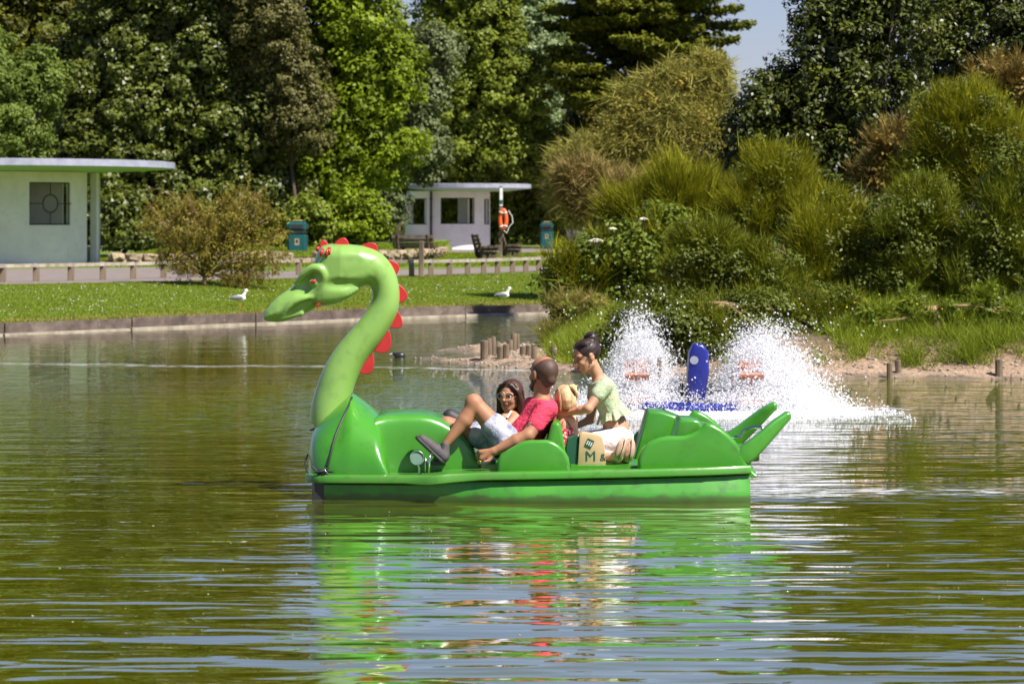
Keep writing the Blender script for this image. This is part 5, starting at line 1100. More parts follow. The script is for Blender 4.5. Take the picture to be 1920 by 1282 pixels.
# round steering paddle and pedal bracket
mb = MB(); mb.tube([P(782, 858, 19.66), P(782, 858, 19.675)], .043, 20); ds = mb.build('steering_knob', mat('grey_green_disc', (0.16, 0.27, 0.20), None, .4, 4), boat)
mb = MB(); mb.tube([P(782, 858, 19.66) + (.045 * math.cos(t), 0, .045 * math.sin(t)) for t in np.linspace(0, 6.283, 21)], .005, 5, False); mb.build('knob_rim', CR, ds, True)
mb = MB(); mb.tube([P(783, 868, 19.67), P(786, 876, 19.67), P(786, 892, 19.67)], .008, 6); mb.build('knob_stem', CR, boat)
mb = MB(); mb.tube([P(797, 888, 19.62), P(798, 858, 19.62)], .005, 6); mb.tube([P(804, 888, 19.58), P(806, 856, 19.58), P(807, 852, 19.6), P(812, 851, 19.75)], .0075, 8); mb.build('pedal_crank', CR, boat, True)
mb = MB(); mb.box(P(822, 866, 19.85), (.05, .11, .012)); mb.build('pedal', RB_, boat)

# ================================================================ TOTE BAG
bagY = 19.72
PAP = mat('kraft_paper', (0.52, 0.36, 0.20), (0.45, 0.30, 0.165), .8, 9, .002, 12); DG = mat('dark_green_print', (0.008, 0.075, 0.038), None, .6, 9)
b0 = P(1098, 870, bagY); e = empty('shopping_bag', b0, 'brown paper shopping bag with green sides and dark letters beside the kneeling woman', 'bag')
V, F = prism([(1083, 872), (1085, 840), (1087, 814), (1092, 811), (1120, 815), (1129, 820), (1133, 835), (1137, 872)], bagY - .02, bagY + .14, .008, 2); autosmooth(obj('bag_front', V, F, PAP, e))
V, F = prism([(1060, 872), (1061, 838), (1064, 822), (1082, 815), (1085, 818), (1083, 872)], bagY, bagY + .13, .006, 1); autosmooth(obj('bag_gusset', V, F, DG, e))
c = P(1105, 831, bagY - .0235); mb = MB(); mb.box(c, (.024, .0012, .028), 0, np.array([[.90, 0, .43], [0, 1, 0], [-.43, 0, .90]])); sk = mb.build('sticker', DG, e)
for k in (-1, 0, 1):
    mb = MB(); u = np.array([.90, 0, -.43]) * .014 * k; mb.box(c + u + (0, -.0022, 0), (.003, .0008, .014), 0, np.array([[.90, 0, .43], [0, 1, 0], [-.43, 0, .90]])); mb.build('sticker_mark', M['whitep'], sk)
for ch, x, y, sz in (('M', 1096.5, 864, .096), ('&', 1125, 863, .066)):
    tc = bpy.data.curves.new('letter', 'FONT'); tc.body = ch; tc.size = sz; tc.extrude = .0006; tc.materials.append(DG); tmp_ = bpy.data.objects.new('letter', tc); COL.objects.link(tmp_); bpy.context.view_layer.update(); me_ = bpy.data.meshes.new_from_object(tmp_); bpy.data.objects.remove(tmp_); to = bpy.data.objects.new('letter', me_); COL.objects.link(to); to.parent = e
    q = P(x, y, bagY - .0225) - rootloc(e); to.location = tuple(q); to.rotation_euler = (R(90), 0, 0)

# ================================================================ PEOPLE
def skin(name, c): return mat(name, c, tuple(x * .80 for x in c), .60, 7, .0008, 40, sss=.12)
SK1 = skin('tanned_skin', (0.36, 0.165, 0.085)); SK2 = skin('light_brown_skin', (0.47, 0.235, 0.135)); SK3 = skin('fair_skin', (0.62, 0.36, 0.24)); SK4 = skin('olive_skin', (0.50, 0.26, 0.155))
HR = mat('dark_brown_hair', (0.035, 0.016, 0.010), (0.018, 0.009, 0.006), .42, 30, .004, 60, mscale=(1, 1, .3)); HB = mat('brown_hair', (0.075, 0.028, 0.013), (0.035, 0.014, 0.008), .38, 30, .005, 60, mscale=(1, 1, .2)); BLD = mat('blond_hair', (0.62, 0.43, 0.23), (0.36, 0.23, 0.11), .5, 40, .006, 60, mscale=(1, 1, .4)); STB = mat('stubble_hair', (0.085, 0.040, 0.026), (0.05, 0.025, 0.017), .6, 40, .002, 90)
def cloth(name, c1, c2, sc_=14, bump=.006, ms=(1, 1, 1)): return mat(name, c1, c2, .85, sc_, bump, 26, mscale=ms, spec=.25)
q_ = 20 / FP
def J(px, py, Y): return P(px, py, Y)
def hand(s, w, d, side, k=1.0, curl=.7, up=(0, 0, 1)):
    """palm with four curled fingers and a thumb, from wrist w along direction d; side is the thumb side"""
    d = np.array(d, float); d /= np.linalg.norm(d); t = np.array(side, float); t -= d * (t @ d); t /= np.linalg.norm(t); n = np.cross(d, t)
    pc = w + d * .045 * k; s.cap(w, pc + d * .035 * k + t * .018 * k, .024 * k, .019 * k, k=.01).cap(w, pc + d * .03 * k - t * .02 * k, .022 * k, .017 * k, k=.01)
    for i, L in enumerate((.070, .078, .072, .058)):
        b = pc + d * .035 * k + t * (.030 - .020 * i) * k; m = b + (d * math.cos(curl) + n * math.sin(curl)) * L * .5 * k; e_ = m + (d * math.cos(curl * 2) + n * math.sin(curl * 2)) * L * .45 * k
        s.cap(b, m, .0098 * k, .0090 * k, k=.004).cap(m, e_, .0088 * k, .0075 * k, k=.003)
    b = w + d * .02 * k + t * .024 * k; m = b + (d * .7 + t * .6 + n * .25) * .035 * k; s.cap(b, m, .013 * k, .0105 * k, k=.006).cap(m, m + (d * .85 + n * .4) * .03 * k, .0105 * k, .008 * k, k=.003)
def head(s, c, f, u, k=1.0, jaw=1.0):
    """skull, jaw, nose, lips, ears. f = facing, u = up. Height about 0.225*k"""
    f = np.array(f, float); u = np.array(u, float); f /= np.linalg.norm(f); u -= f * (u @ f); u /= np.linalg.norm(u); r_ = np.cross(f, u); Mx = np.stack([r_, f, u], 1)
    L = lambda a, b, c_: c + (r_ * a + f * b + u * c_) * k
    s.ell(L(0, -.012, .030), np.array([.074, .094, .082]) * k, k=.01, M=Mx); s.ell(L(0, .018, -.028), np.array([.060, .070, .078]) * k, k=.02, M=Mx)
    s.cap(L(0, .055, -.088), L(0, .045, -.075), .022 * k * jaw, .032 * k, k=.02)
    for a in (-1, 1):
        s.cap(L(a * .042, .0, -.062), L(a * .02, .05, -.085), .020 * k, .018 * k, k=.015); s.ell(L(a * .032, .074, .006), np.array([.013, .008, .009]) * k, k=.006, op='s', M=Mx)
        s.cap(L(a * .014, .085, .024), L(a * .05, .066, .024), .009 * k, .007 * k, k=.008); s.ell(L(a * .034, .062, -.028), np.array([.020, .02, .018]) * k, k=.012, M=Mx)
        s.ell(L(a * .076, -.008, -.008), np.array([.010, .020, .032]) * k, k=.004, M=Mx)
    s.cap(L(0, .088, .012), L(0, .106, -.022), .007 * k, .012 * k, k=.006); s.cap(L(-.012, .095, -.026), L(.012, .095, -.026), .008 * k, k=.005)
    s.cap(L(-.016, .086, -.052), L(.016, .086, -.052), .007 * k, k=.005).cap(L(-.012, .084, -.063), L(.012, .084, -.063), .008 * k, k=.005)
    return L, Mx
def hairclip(L, k, base): return base
PX = YC / FP
def strand_hair(name, paths, n, jit, r, m_, who, seed):
    r_ = np.random.default_rng(seed); mb = MB()
    for _ in range(n):
        p = paths[r_.integers(len(paths))]; o = r_.normal(size=3) * jit; w0 = r_.uniform(.3, 1.0); tl = r_.uniform(.8, 1.0)
        pts = [np.asarray(q, float) + o * (.5 + .5 * k / len(p)) + r_.normal(size=3) * jit * .25 for k, q in enumerate(p)]; mb.tube(pts, [r * w0] * (len(pts) - 1) + [r * .2], 4, False)
    mb.build(name, m_, who, True)
# ---------------- man
mY = 19.86; mp = J(975, 868, mY)
man = empty('person', mp, 'man with shaved head in a coral red t-shirt and denim shorts, one knee up', 'person')
sh_n, sh_f = J(1024, 768, mY - .12), J(1000, 762, mY + .22)
torso = Sdf(.008, .03)
torso.cap(J(966, 828, mY + .04), J(990, 810, mY + .04), 25 * PX, 26 * PX, sy=1.45, k=.03).cap(J(990, 810, mY + .04), J(1012, 778, mY + .04), 27 * PX, 28 * PX, sy=1.5, k=.03).cap(sh_n + (0, .03, 0), sh_f, 19 * PX, 17 * PX, k=.03)
torso.cap(J(1016, 765, mY + .04), J(1017, 752, mY + .05), 19 * PX, 15 * PX, k=.03)
body = Sdf(.0072, .012); body.p = list(torso.p)
body.cap(J(1016, 758, mY + .04), J(1016, 725, mY + .05), 15.5 * PX, 15 * PX, k=.02)
hc = J(1018, 701, mY + .05); hf = np.array([-.62, .76, .06]); Lh, Mh = head(body, hc, hf, (.05, 0, 1), 1.07, 1.1)
el = J(990, 816, mY - .22); wr = J(926, 846, mY - .23)
body.cap(sh_n, el, 16 * PX, 12.5 * PX, k=.02).cap(el, el + (wr - el) * .35, 12 * PX, 12.5 * PX, k=.01).cap(el + (wr - el) * .35, wr, 12.5 * PX, 7.5 * PX, k=.01)
hand(body, wr, J(900, 855, mY - .22) - wr, (-.4, -.15, -.85), 1.12, -.75)
el2 = J(985, 800, mY + .36); wr2 = J(950, 806, mY + .40); body.cap(sh_f, el2, 14 * PX, 11 * PX, k=.02).cap(el2, wr2, 11 * PX, 8 * PX); hand(body, wr2, (-1, .1, -.1), (0, 0, 1), 1.0, .4)
hipn, hipf = J(955, 832, mY - .07), J(955, 834, mY + .13); kn, kf = J(889, 756, mY - .05), J(838, 796, mY + .12); an, af = J(835, 834, mY - .10), J(819, 856, mY + .09)
body.cap(hipn, kn, 25 * PX, 14.5 * PX, k=.025).ell(kn + (-.004, 0, .008), np.array([15.5, 15, 16]) * PX, k=.02).cap(kn, kn + (an - kn) * .38 + (.012, 0, -.01), 13 * PX, 14.5 * PX, k=.02).cap(kn + (an - kn) * .38 + (.008, 0, -.008), an, 14.2 * PX, 7.2 * PX, k=.01)
body.cap(hipf, kf, 25 * PX, 15 * PX, k=.025).cap(kf, kf + (af - kf) * .4, 14 * PX, 14 * PX, k=.02).cap(kf + (af - kf) * .4, af, 14 * PX, 8 * PX, k=.01)
body.build('body', SK1, man)
TS = mat('coral_tshirt', (0.72, 0.055, 0.11), (0.62, 0.042, 0.085), .85, 5, .045, 8, spec=.25, mscale=(1, 1, 1.6))
tee = torso.grow(.011); tee.k = .015; tee.cap(sh_n, sh_n + (el - sh_n) * .58, 18.5 * PX, 17.5 * PX, k=.025).cap(sh_f, sh_f + (el2 - sh_f) * .5, 17 * PX, 15 * PX, k=.02)
tee.plane(J(1016, 748, mY), (0.05, 0, 1), .006).plane(J(960, 812, mY), (-.80, 0, -.60), .01)
d_ = (el - sh_n) / np.linalg.norm(el - sh_n); 
tee.build('tshirt', TS, man)
mb = MB(); mb.tube([J(1016, 749.5, mY + .045) + (17.5 * PX * math.cos(t), 18 * PX * math.sin(t), .004 * math.cos(t)) for t in np.linspace(0, 2 * math.pi, 25)], .006, 6, False); mb.build('collar', TS, man, True)
DN = mat('faded_denim', (0.50, 0.50, 0.56), (0.13, 0.16, 0.25), .85, 13, .03, 10, spec=.2)
sh = Sdf(.0075, .02); fn_, ff = hipn + (kn - hipn) * .44, hipf + (kf - hipf) * .50
sh.cap(J(966, 829, mY + .04), J(975, 822, mY + .04), 27.5 * PX, 26 * PX, sy=1.45, k=.02).cap(hipn, fn_, 28 * PX, 24.5 * PX, k=.03).cap(hipf, ff, 28 * PX, 25 * PX, k=.03)
for a, b in ((hipn, kn), (hipf, kf)): pass
sh.build('shorts', DN, man)
mb = MB(); mb.tube([fn_ + (kn - hipn) / np.linalg.norm(kn - hipn) * .012 + np.cross((kn - hipn) / np.linalg.norm(kn - hipn), v) * .084 for v in [np.array([math.sin(t), math.cos(t), 0.2 * math.cos(t)]) for t in np.linspace(0, 2 * math.pi, 19)]], .004, 5, False)
# cropped hair, beard, ear tone, tattoo, ring
hs = Sdf(.006, .01); hs.ell(Lh(0, -.018, .026), np.array([.0758, .0950, .0832]) * 1.07, M=Mh).cap(Lh(0, -.075, -.03), Lh(0, -.05, -.045), .040, .038, k=.02); hs.ell(Lh(0, .098, .03), np.array([.12, .082, .12]), op='s', k=.004, M=Mh).ell(Lh(.012, -.035, .121), np.array([.036, .045, .026]), op='s', k=.004, M=Mh)
hs.build('cropped_hair', STB, man)
bd = Sdf(.006, .01)
for a in (-1, 1): bd.chain([Lh(a * .066, .012, -.012), Lh(a * .060, .012, -.055), Lh(a * .035, .052, -.085), Lh(0, .072, -.094)], [.012, .018, .022, .026], k=.01)
bd.build('beard', HR, man)
tq = J(993, 795, mY - .185); tq[1] -= .0445; da = unit(el - sh_n); mb = MB(); mb.ico(tq, (.013, .0035, .024), 2, np.array([[.9, 0, .43], [0, 1, 0], [-.43, 0, .9]])); mb.build('tattoo', mat('faded_ink', (0.16, 0.10, 0.075), (0.22, 0.12, 0.075), .5, 60), man, True)
GD = mat('gold', (0.8, 0.55, 0.2), None, .25, 9, metal=1)
mb = MB(); mb.tube([wr + (wr - el) / np.linalg.norm(wr - el) * .105 + (0.0 + .012 * math.cos(t), -.012, -.026 + .009 * math.sin(t)) for t in np.linspace(0, 6.283, 15)], .0018, 5, False); mb.build('ring', GD, man)
SHO = mat('grey_mesh_shoe', (0.085, 0.07, 0.075), (0.055, 0.045, 0.05), .75, 30, .003, 60)
SOL = mat('dark_sole', (0.03, 0.027, 0.03), None, .6, 9)
def shoe(a, toe, heel, Y, parent, m_up, m_sole, k=1.0):
    a, toe, heel = np.array(a), np.array(toe), np.array(heel); d = (toe - heel) / np.linalg.norm(toe - heel); n = np.cross(np.array([0, 1, 0]), d); n = n if n @ (a - heel) > 0 else -n
    s = Sdf(.006, .02); s.cap(heel + n * .03 + d * .03, toe - d * .04 + n * .02, .036 * k, .030 * k, sy=1.15).cap(heel + n * .045 + d * .04, a, .036 * k, .030 * k, k=.02).cap(heel + n * .035 + d * .1, toe - d * .09 + n * .03, .034 * k, .030 * k)
    s.plane(heel + n * .004, -n, .004); up = s.build('shoe', m_up, parent)
    s = Sdf(.006, .01); s.cap(heel + n * .006 + d * .028, toe - d * .035 + n * .006, .037 * k, .036 * k, sy=1.2); s.plane(heel + n * .016, n, .003).plane(heel - n * .008, -n, .003); s.build('sole', m_sole, up)
    mb = MB()
    for t in (.35, .45, .55): q = heel + d * t * .27 + n * (.085 - t * .045); mb.tube([q + (0, -.028, 0) - n * .012, q, q + (0, .028, 0) - n * .012], .004, 5)
    mb.build('laces', m_sole, up)
shoe(an, J(779, 819, mY - .11), J(832, 869, mY - .11), mY, man, SHO, SOL)
shoe(af, J(800, 862, mY + .08), J(832, 884, mY + .08), mY, man, SHO, SOL, .95)
s = Sdf(.006, .01).cap(an + (an - kn) * .02, an + (an - kn) * .10, 8.5 * PX, 9 * PX); s.build('sock', SOL, man)
# ---------------- girl
gY = 20.42; gp = J(950, 868, gY); girl = empty('person', gp, 'girl with round glasses and long brown hair, smiling beside the man', 'person')
body = Sdf(.006, .012); hc = J(957, 741, gY); hf = np.array([-.45, -.87, -.10]); Lh, Mh = head(body, hc, hf, (.12, 0, 1), .92)
body.cap(J(963, 772, gY + .05), J(962, 758, gY + .04), .036, .034, k=.02)
gt = Sdf(.007, .02); gt.cap(J(962, 800, gY + .06), J(955, 840, gY + .06), .075, .085, sy=1.3, k=.03).cap(J(946, 786, gY - .02), J(976, 784, gY + .14), .045, .045, k=.03).cap(J(963, 790, gY + .05), J(962, 805, gY + .05), .07, .075, sy=1.2, k=.03)
body.p += gt.p
g1, g2 = J(966, 784, gY - .06), J(972, 806, gY - .12); g3 = J(943, 812, gY - .16)
body.cap(J(962, 781, gY - .02), g1, .040, .034, k=.02).cap(g1, J(950, 800, gY - .13), .034, .027).cap(J(950, 800, gY - .13), J(925, 812, gY - .15), .026, .018); hand(body, J(925, 812, gY - .15), (-1, 0, -.1), (0, -.3, 1), .85, .5)
f1 = J(980, 786, gY + .16); body.cap(f1, J(975, 818, gY + .22), .034, .028).cap(J(975, 818, gY + .22), J(940, 830, gY + .20), .026, .018); hand(body, J(940, 830, gY + .20), (-1, 0, 0), (0, 0, 1), .85, .5)
for dy, kx, ky, fx, fy in ((-.02, 872, 808, 838, 862), (.14, 846, 782, 818, 860)):
    hp, kn_, fo = J(950, 846, gY + dy), J(kx, ky, gY + dy), J(fx, fy, gY + dy); body.cap(hp, kn_, .070, .045, k=.02).cap(kn_, fo, .044, .028, k=.02).cap(fo, fo + (-.12, 0, -.01), .028, .024)
body.build('body', SK2, girl)
ST = bpy.data.materials.new('striped_vest'); ST.use_nodes = True; nt_ = ST.node_tree; b_ = nt_.nodes['Principled BSDF']; wv = nt_.nodes.new('ShaderNodeTexWave'); wv.bands_direction = 'DIAGONAL'; wv.inputs['Scale'].default_value = 16; wv.inputs['Distortion'].default_value = .4; tc_ = nt_.nodes.new('ShaderNodeTexCoord'); nt_.links.new(tc_.outputs['Object'], wv.inputs['Vector'])
nt_.links.new(ramp(nt_, wv.outputs[0], [(.55, (.80, .80, .82)), (.68, (.20, .25, .50))]), b_.inputs['Base Color']); b_.inputs['Roughness'].default_value = .85
v = gt.grow(.009); v.plane(J(962, 782, gY), (-.25, 0, 1), .006); v.build('striped_vest', ST, girl)
for x0, y0, x1, y1, dy in ((951, 783, 958, 771, -.045), (974, 784, 970, 771, .08)):
    mb = MB(); mb.tube([J(x0, y0, gY + dy - .03), J(x1, y1, gY + dy), J(x1 + 6, y1 + 8, gY + dy + .06)], .007, 5); mb.build('strap', M['whitep'], girl)
s = Sdf(.007, .02)
for dy, kx, ky in ((-.02, 872, 808), (.14, 846, 782)):
    hp, kn_ = J(950, 846, gY + dy), J(kx, ky, gY + dy); s.cap(hp, kn_ + (hp - kn_) * (-.02 if dy > 0 else .4), .076, .053 if dy > 0 else .062)
s.build('leggings', SOL, girl)
s = Sdf(.006, .012); s.ell(Lh(0, -.018, .034), np.array([.082, .098, .084]) * .95, M=Mh); s.ell(Lh(0, .098, -.022), np.array([.066, .085, .094]) * .92, op='s', k=.008, M=Mh)
for a in (-1, 1): s.chain([Lh(a * .066, .020, .045), Lh(a * .084, -.005, -.03), Lh(a * .088, -.02, -.11), Lh(a * .086, -.035, -.19), Lh(a * .074, -.05, -.235)], [.020, .024, .026, .022, .010], k=.015)
s.chain([Lh(0, -.06, -.02), Lh(0, -.075, -.12), Lh(0, -.08, -.20)], [.07, .06, .04], k=.02); s.chain([Lh(.088, -.02, -.11), Lh(.112, -.03, -.17), Lh(.125, -.035, -.215)], [.018, .016, .006]); s.build('long_hair', HB, girl)
gh = []
for a in (-1, 1):
    for f0 in (-.05, -.01, .03, .06): gh.append([Lh(a * .012, f0, .117 - abs(f0) * .3), Lh(a * .055, f0 + .004, .095 - abs(f0) * .3), Lh(a * .086, f0 * .6, .03), Lh(a * .093, f0 * .5 - .012, -.04), Lh(a * .094, f0 * .4 - .022, -.12), Lh(a * .088, f0 * .3 - .035, -.20), Lh(a * .08, f0 * .3 - .05, -.26)])
strand_hair('hair_strands', gh, 170, .006, .0028, HB, girl, 3)
def face(L, Mx, k, who, lip, open_=True, brow=HR):
    for a in (-1, 1):
        if open_:
            mb = MB(); mb.ico(L(a * .031, .071, .006), np.array([.012, .009, .0065]) * k, 2, Mx); mb.build('eye', M['whitep'], who, True)
            mb = MB(); mb.ico(L(a * .031, .078, .006), np.array([.0062, .004, .0062]) * k, 2, Mx); mb.build('iris', HR, who, True)
        mb = MB(); mb.tube([L(a * .018, .0925, .029), L(a * .032, .088, .034), L(a * .048, .074, .028)], [.0030 * k, .0034 * k, .002 * k], 5); mb.build('eyebrow', brow, who, True)
    mb = MB(); mb.tube([L(-.023, .086, -.055), L(-.008, .0955, -.053), L(.008, .0955, -.053), L(.023, .086, -.055)], [.002 * k, .0048 * k, .0048 * k, .002 * k], 6); mb.tube([L(-.018, .087, -.062), L(0, .095, -.065), L(.018, .087, -.062)], [.002 * k, .0052 * k, .002 * k], 6); mb.build('lips', lip, who, True)
LIP = mat('lip', (0.42, 0.10, 0.08), None, .4, 9); face(Lh, Mh, .92, girl, LIP)
gl = MB()
for a in (-1, 1): gl.tube([Lh(a * .034 + .027 * math.cos(t), .104 - abs(.034 * a + .027 * math.cos(t)) * .18, .003 + .024 * math.sin(t)) for t in np.linspace(0, 2 * math.pi, 21)], .0022, 5, False); gl.tube([Lh(a * .061, .093, .008), Lh(a * .078, .0, .006)], .0018, 4)
gl.tube([Lh(-.008, .106, .008), Lh(.008, .106, .008)], .0022, 4); gl.build('glasses', mat('rose_gold_frame', (0.55, 0.36, 0.30), None, .3, 9, metal=.6), girl)
# ---------------- toddler
tY = 19.97; tp = J(1062, 868, tY); tod = empty('person', tp, 'small blond child in a red patterned top seen from behind', 'person')
body = Sdf(.006, .012); hc = J(1058, 746, tY); hf = np.array([-.25, .96, -.1]); Lh, Mh = head(body, hc, hf, (-.05, 0, 1), .80)
bt = Sdf(.007, .02); bt.cap(J(1060, 797, tY), J(1062, 845, tY), .058, .070, sy=1.15, k=.02).cap(J(1044, 788, tY + .02), J(1073, 788, tY - .02), .036, .036, k=.03); body.p += bt.p
body.cap(J(1058, 785, tY), J(1057, 768, tY), .030, .030, k=.02)
for x, dx, yy in ((1044, -8, .06), (1074, 6, -.04)): body.cap(J(x, 789, tY + yy * .3), J(x + dx, 815, tY + yy), .027, .022, k=.02).cap(J(x + dx, 815, tY + yy), J(x + dx - 14, 826, tY + yy + .12), .021, .016); hand(body, J(x + dx - 14, 826, tY + yy + .12), (-.7, .7, 0), (0, 0, 1), .62, .5)
for a in (-1, 1): body.cap(J(1060 + a * 6, 850, tY), J(1036 + a * 8, 852, tY + .12), .042, .034).cap(J(1036 + a * 8, 852, tY + .12), J(1034 + a * 8, 870, tY + .18), .03, .022)
body.build('body', SK3, tod)
RP = bpy.data.materials.new('red_floral'); RP.use_nodes = True; nt_ = RP.node_tree; b_ = nt_.nodes['Principled BSDF']; vo = nt_.nodes.new('ShaderNodeTexVoronoi'); vo.inputs['Scale'].default_value = 48; tc_ = nt_.nodes.new('ShaderNodeTexCoord'); nt_.links.new(tc_.outputs['Object'], vo.inputs['Vector']); nt_.links.new(ramp(nt_, vo.outputs['Distance'], [(.30, (.85, .75, .74)), (.42, (.62, .03, .06))]), b_.inputs['Base Color']); b_.inputs['Roughness'].default_value = .85
v = bt.grow(.009); v.plane(J(1060, 801, tY), (0, 0, 1), .006); v.build('floral_top', RP, tod)
mb = MB(); mb.tube([J(1050, 803, tY - .075), J(1056, 790, tY - .055), J(1060, 778, tY - .02)], .004, 5); mb.tube([J(1072, 803, tY - .07), J(1064, 790, tY - .06), J(1054, 778, tY - .02)], .004, 5); mb.build('strap', RD, tod)
s = Sdf(.0055, .010); s.ell(Lh(0, -.018, .024), np.array([.081, .096, .088]) * .82, M=Mh).cap(Lh(0, -.07, -.02), Lh(.0, -.065, -.06), .045, .035, k=.02); s.ell(Lh(0, .085, -.02), np.array([.06, .07, .08]), op='s', M=Mh)
r_ = np.random.default_rng(4)
for _ in range(9): a = r_.uniform(-.06, .06); s.chain([Lh(a, -.085, .0), Lh(a * 1.1, -.092, -.05), Lh(a + r_.normal() * .012, -.085, -.095)], [.012, .010, .004], k=.006)
s.build('hair', BLD, tod)
s = Sdf(.005, .006); b0 = J(1068, 733, tY - .03)
for _ in range(11): e1 = np.array([r_.uniform(.0, .045), r_.normal() * .02, r_.uniform(.005, .04)]); e2 = e1 + (r_.uniform(-.01, .03), r_.normal() * .015, r_.uniform(-.06, -.01)); s.chain([b0, b0 + e1, b0 + e2], [.012, .011, .004])
s.build('ponytail', BLD, tod)
th = [[Lh(x * .6, -.0, .10), Lh(x, -.06, .075), Lh(x * 1.1, -.088, .02), Lh(x * 1.0, -.085, -.04), Lh(x * .9, -.07, -.095)] for x in (-.055, -.03, 0, .03, .055)] + [[b0, b0 + (.02, q, .03), b0 + (.045, q, .005), b0 + (.05, q, -.05)] for q in (-.012, .012)]
strand_hair('hair_strands', th, 120, .006, .0026, BLD, tod, 5)
mb = MB(); mb.tube([b0 + (-.008, 0, -.012), b0 + (.006, 0, .008)], .014, 8); mb.build('hair_tie', RD, tod)
# ---------------- woman
wY = 20.02; wp_ = J(1140, 868, wY); wom = empty('person', wp_, 'woman with dark bun, pale green blouse and white trousers, kneeling and reaching forward', 'person')
body = Sdf(.006, .012); hc = J(1099, 668, wY); hf = np.array([-.88, -.38, -.36]); Lh, Mh = head(body, hc, hf, (-.22, 0, 1), .96, .9)
body.cap(J(1124, 712, wY + .02), J(1110, 682, wY + .01), .044, .040, k=.02)
ws, wf = J(1131, 726, wY - .12), J(1118, 722, wY + .16)
wt = Sdf(.007, .02); wt.cap(ws + (0, .03, 0), wf, .046, .044, k=.03).cap(J(1130, 730, wY + .02), J(1146, 770, wY + .02), .078, .070, sy=1.35, k=.03)
body.p += wt.p; body.cap(J(1146, 770, wY + .02), J(1156, 808, wY + .02), .068, .090, sy=1.35, k=.03)
we, ww = J(1103, 766, wY - .20), J(1060, 775, wY - .08); body.cap(ws, we, .038, .031, k=.02).cap(we, we + (ww - we) * .3, .031, .029).cap(we + (ww - we) * .3, ww, .029, .018); hand(body, ww, (-1, .35, -.15), (0, -.3, 1), .92, .55)
we2, ww2 = J(1107, 786, wY + .24), J(1078, 800, wY + .18); body.cap(wf, we2, .038, .031, k=.02).cap(we2, ww2, .030, .019); hand(body, ww2, (-1, 0, -.2), (0, 0, 1), .9, .5)
for a, x in ((-1, 1156), (1, 1178)):
    fo = J(1150, 862, wY + a * .10); to = J(x + 8, 838, wY - .16 + (.10 if a > 0 else 0)); 
body.build('body', SK4, wom)
BLO = bpy.data.materials.new('floral_blouse'); BLO.use_nodes = True; nt_ = BLO.node_tree; b_ = nt_.nodes['Principled BSDF']; vo = nt_.nodes.new('ShaderNodeTexVoronoi'); vo.inputs['Scale'].default_value = 58; tc_ = nt_.nodes.new('ShaderNodeTexCoord'); nt_.links.new(tc_.outputs['Object'], vo.inputs['Vector']); nt_.links.new(ramp(nt_, vo.outputs['Distance'], [(.22, (.42, .13, .09)), (.30, (.37, .46, .28))]), b_.inputs['Base Color']); b_.inputs['Roughness'].default_value = .85
bp_ = nt_.nodes.new('ShaderNodeBump'); bp_.inputs['Distance'].default_value = .012; nz = nt_.nodes.new('ShaderNodeTexNoise'); nz.inputs['Scale'].default_value = 22; nt_.links.new(tc_.outputs['Object'], nz.inputs['Vector']); nt_.links.new(nz.outputs[0], bp_.inputs['Height']); nt_.links.new(bp_.outputs[0], b_.inputs['Normal'])
v = wt.grow(.012); v.cap(ws, ws + (we - ws) * .34, .055, .052, k=.02).cap(wf, wf + (we2 - wf) * .34, .052, .05, k=.02); v.plane(J(1122, 712, wY), (-.45, 0, 1), .008); v.build('blouse', BLO, wom)
# ruffled hem
c0 = J(1147, 766, wY + .02); ax = unit(J(1156, 808, wY) - J(1130, 730, wY)); ux = unit(np.cross(np.array([0, 1, 0]), ax)); V = []; F = []; n = 90
for r_i, (hh, rr_) in enumerate(((-.02, .078), (.012, .090), (.040, .104), (.066, .118))):
    for i in range(n):
        t = 2 * math.pi * i / n; w_ = 1 + .10 * (r_i / 3) * math.sin(t * 11 + .5) + .04 * (r_i / 3) * math.sin(t * 23); V.append(c0 + ax * (hh + .008 * (r_i / 3) * math.sin(t * 7)) + (ux * math.cos(t) * rr_ + np.array([0, 1.25, 0]) * math.sin(t) * rr_) * w_)
for r_i in range(3):
    for i in range(n): F.append((r_i * n + i, r_i * n + (i + 1) % n, (r_i + 1) * n + (i + 1) % n, (r_i + 1) * n + i))
obj('blouse_frill', V, F, BLO, wom, True)
WT = mat('white_trousers', (0.78, 0.76, 0.80), (0.72, 0.70, 0.75), .85, 5, .04, 7, spec=.25)
s = Sdf(.0075, .03); s.cap(J(1153, 808, wY + .02), J(1157, 822, wY + .02), .094, .112, sy=1.35, k=.03)
for a in (-1, 1):
    kn_ = J(1080, 822, wY + a * .11); s.cap(J(1156, 828, wY + a * .08), kn_, .092, .066, k=.03).cap(kn_ + (0, 0, -.035), J(1142, 852, wY + a * .12), .055, .042, k=.02)
s.plane(J(1153, 800, wY), (-.22, 0, 1), .006); s.build('trousers', WT, wom)
SCR = mat('cream_canvas', (0.56, 0.38, 0.26), (0.45, 0.29, 0.19), .7, 14, .003, 30); PNK = mat('worn_pink_sole', (0.34, 0.16, 0.12), (0.55, 0.36, 0.26), .6, 22)
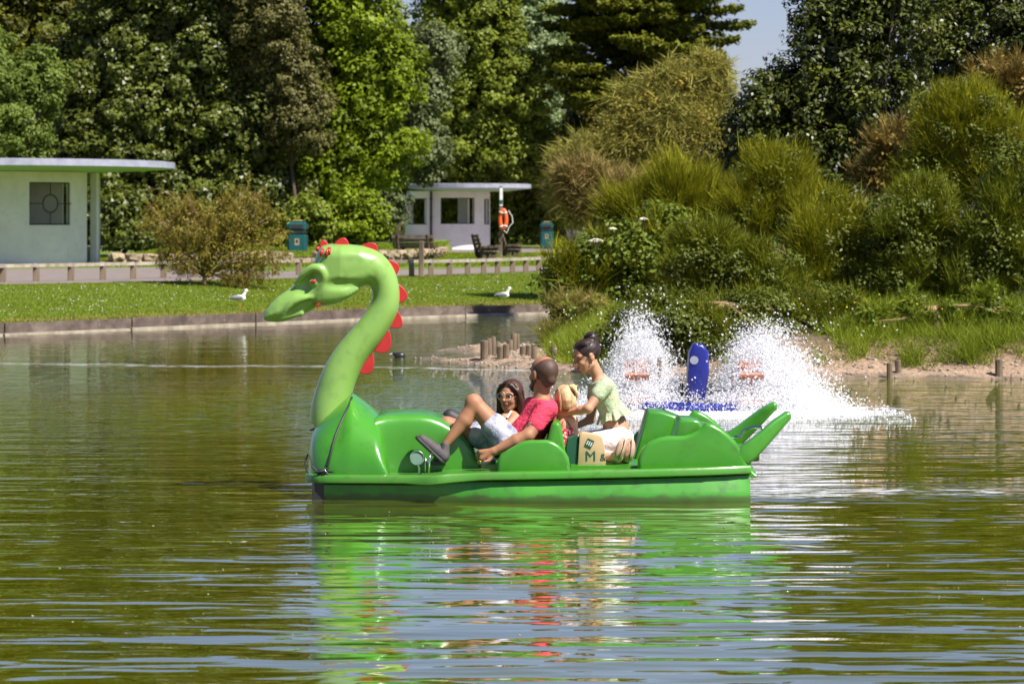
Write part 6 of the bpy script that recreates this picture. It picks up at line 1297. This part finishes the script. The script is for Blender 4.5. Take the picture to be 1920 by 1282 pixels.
for (x, y, r1, r2, dy, tl) in ((1180, 842, 11, 22, -.27, .12), (1164, 841, 9, 22, -.33, .32)):
    c = J(x, y, wY + dy); ca, sa = math.cos(tl), math.sin(tl); Mx = np.array([[ca, 0, sa], [0, 1, 0], [-sa, 0, ca]])
    s = Sdf(.005, .012); s.ell(c, (r1 * PX, .052, r2 * PX), M=Mx).cap(c + (-.02, .03, -.06), c + (-.09, .09, -.06), .036, .032, k=.03); o = s.build('shoe', SCR, wom)
    mb = MB(); mb.ico(c + Mx @ np.array([-.55 * r1 * PX, -.040, 0]), (r1 * PX * .55, .022, r2 * PX * .88), 2, Mx); mb.build('sole', PNK, o, True)
    mb = MB(); mb.tube([c + Mx @ np.array([.002 + .018 * math.cos(t) * .3, -.052 * math.cos(t * .5), .07 * math.sin(t)]) for t in np.linspace(-1.4, 1.4, 9)], .0028, 5); mb.build('piping', SOL, o, True)
s = Sdf(.0058, .012); s.ell(Lh(0, -.022, .034), np.array([.080, .096, .086]) * .985, M=Mh); s.ell(Lh(0, .100, -.030), np.array([.075, .085, .100]), op='s', k=.008, M=Mh).ell(Lh(.08, .012, -.045), np.array([.03, .04, .05]), op='s', k=.008, M=Mh)
s.cap(Lh(0, -.07, .02), Lh(0, -.085, .075), .040, .038, k=.02).ell(Lh(0, -.085, .105), np.array([.048, .046, .044]), k=.010, M=Mh); s.cap(Lh(.06, .03, .01), Lh(.070, .012, -.035), .010, .004, k=.008)
s.build('bun_hair', HR, wom)
wh = [[Lh(a * .03 * q, .068 - q * .02, .085), Lh(a * .055 * q, .03, .112 - q * .012), Lh(a * .062 * q, -.03, .116 - q * .03), Lh(a * .03 * q, -.078, .098)] for a in (-1, 1) for q in (.2, .7, 1.2)] + [[Lh(a * .072, .035, .03), Lh(a * .079, -.01, .045), Lh(a * .060, -.062, .070), Lh(a * .03, -.09, .085)] for a in (-1, 1)] + [[Lh(a * .076, .02, .0), Lh(a * .078, -.03, .01), Lh(a * .05, -.085, .05)] for a in (-1, 1)]
strand_hair('hair_strands', wh, 130, .006, .0024, HR, wom, 6)
strand_hair('bun_strands', [[Lh(.045 * math.cos(q), -.085 + .045 * math.sin(q), .10 + z_) for q in np.linspace(s0, s0 + 2.6, 6)] for s0 in (0, 1.5, 3, 4.5) for z_ in (-.015, .01, .03)], 70, .004, .0026, HR, wom, 8)
face(Lh, Mh, .96, wom, LIP, open_=False)
for a in (-1, 1):
    mb = MB(); mb.tube([Lh(a * .020, .086, .001), Lh(a * .032, .082, -.002), Lh(a * .045, .074, .002)], .0024, 5); mb.build('eyelid', HR, wom, True)
    mb = MB(); mb.ico(Lh(a * .080, .006, -.040), .005, 1); mb.build('earring', GD, wom)

# bits floating on the pond
n = 90; x = rng.uniform(-2.6, 2.8, n); y = rng.uniform(12.5, 19, n); V, F = octs(np.stack([x, y, np.full(n, .003)], -1), rng.uniform(.003, .010, n), .3); V[:, 2] = V[:, 2] * .4
tag(obj('floating_bits', V, F, mat('drift', (0.42, 0.38, 0.22), (0.18, 0.16, 0.06), .8, 9)), 'tiny leaves and bits drifting on the near water', 'debris', kind='stuff')
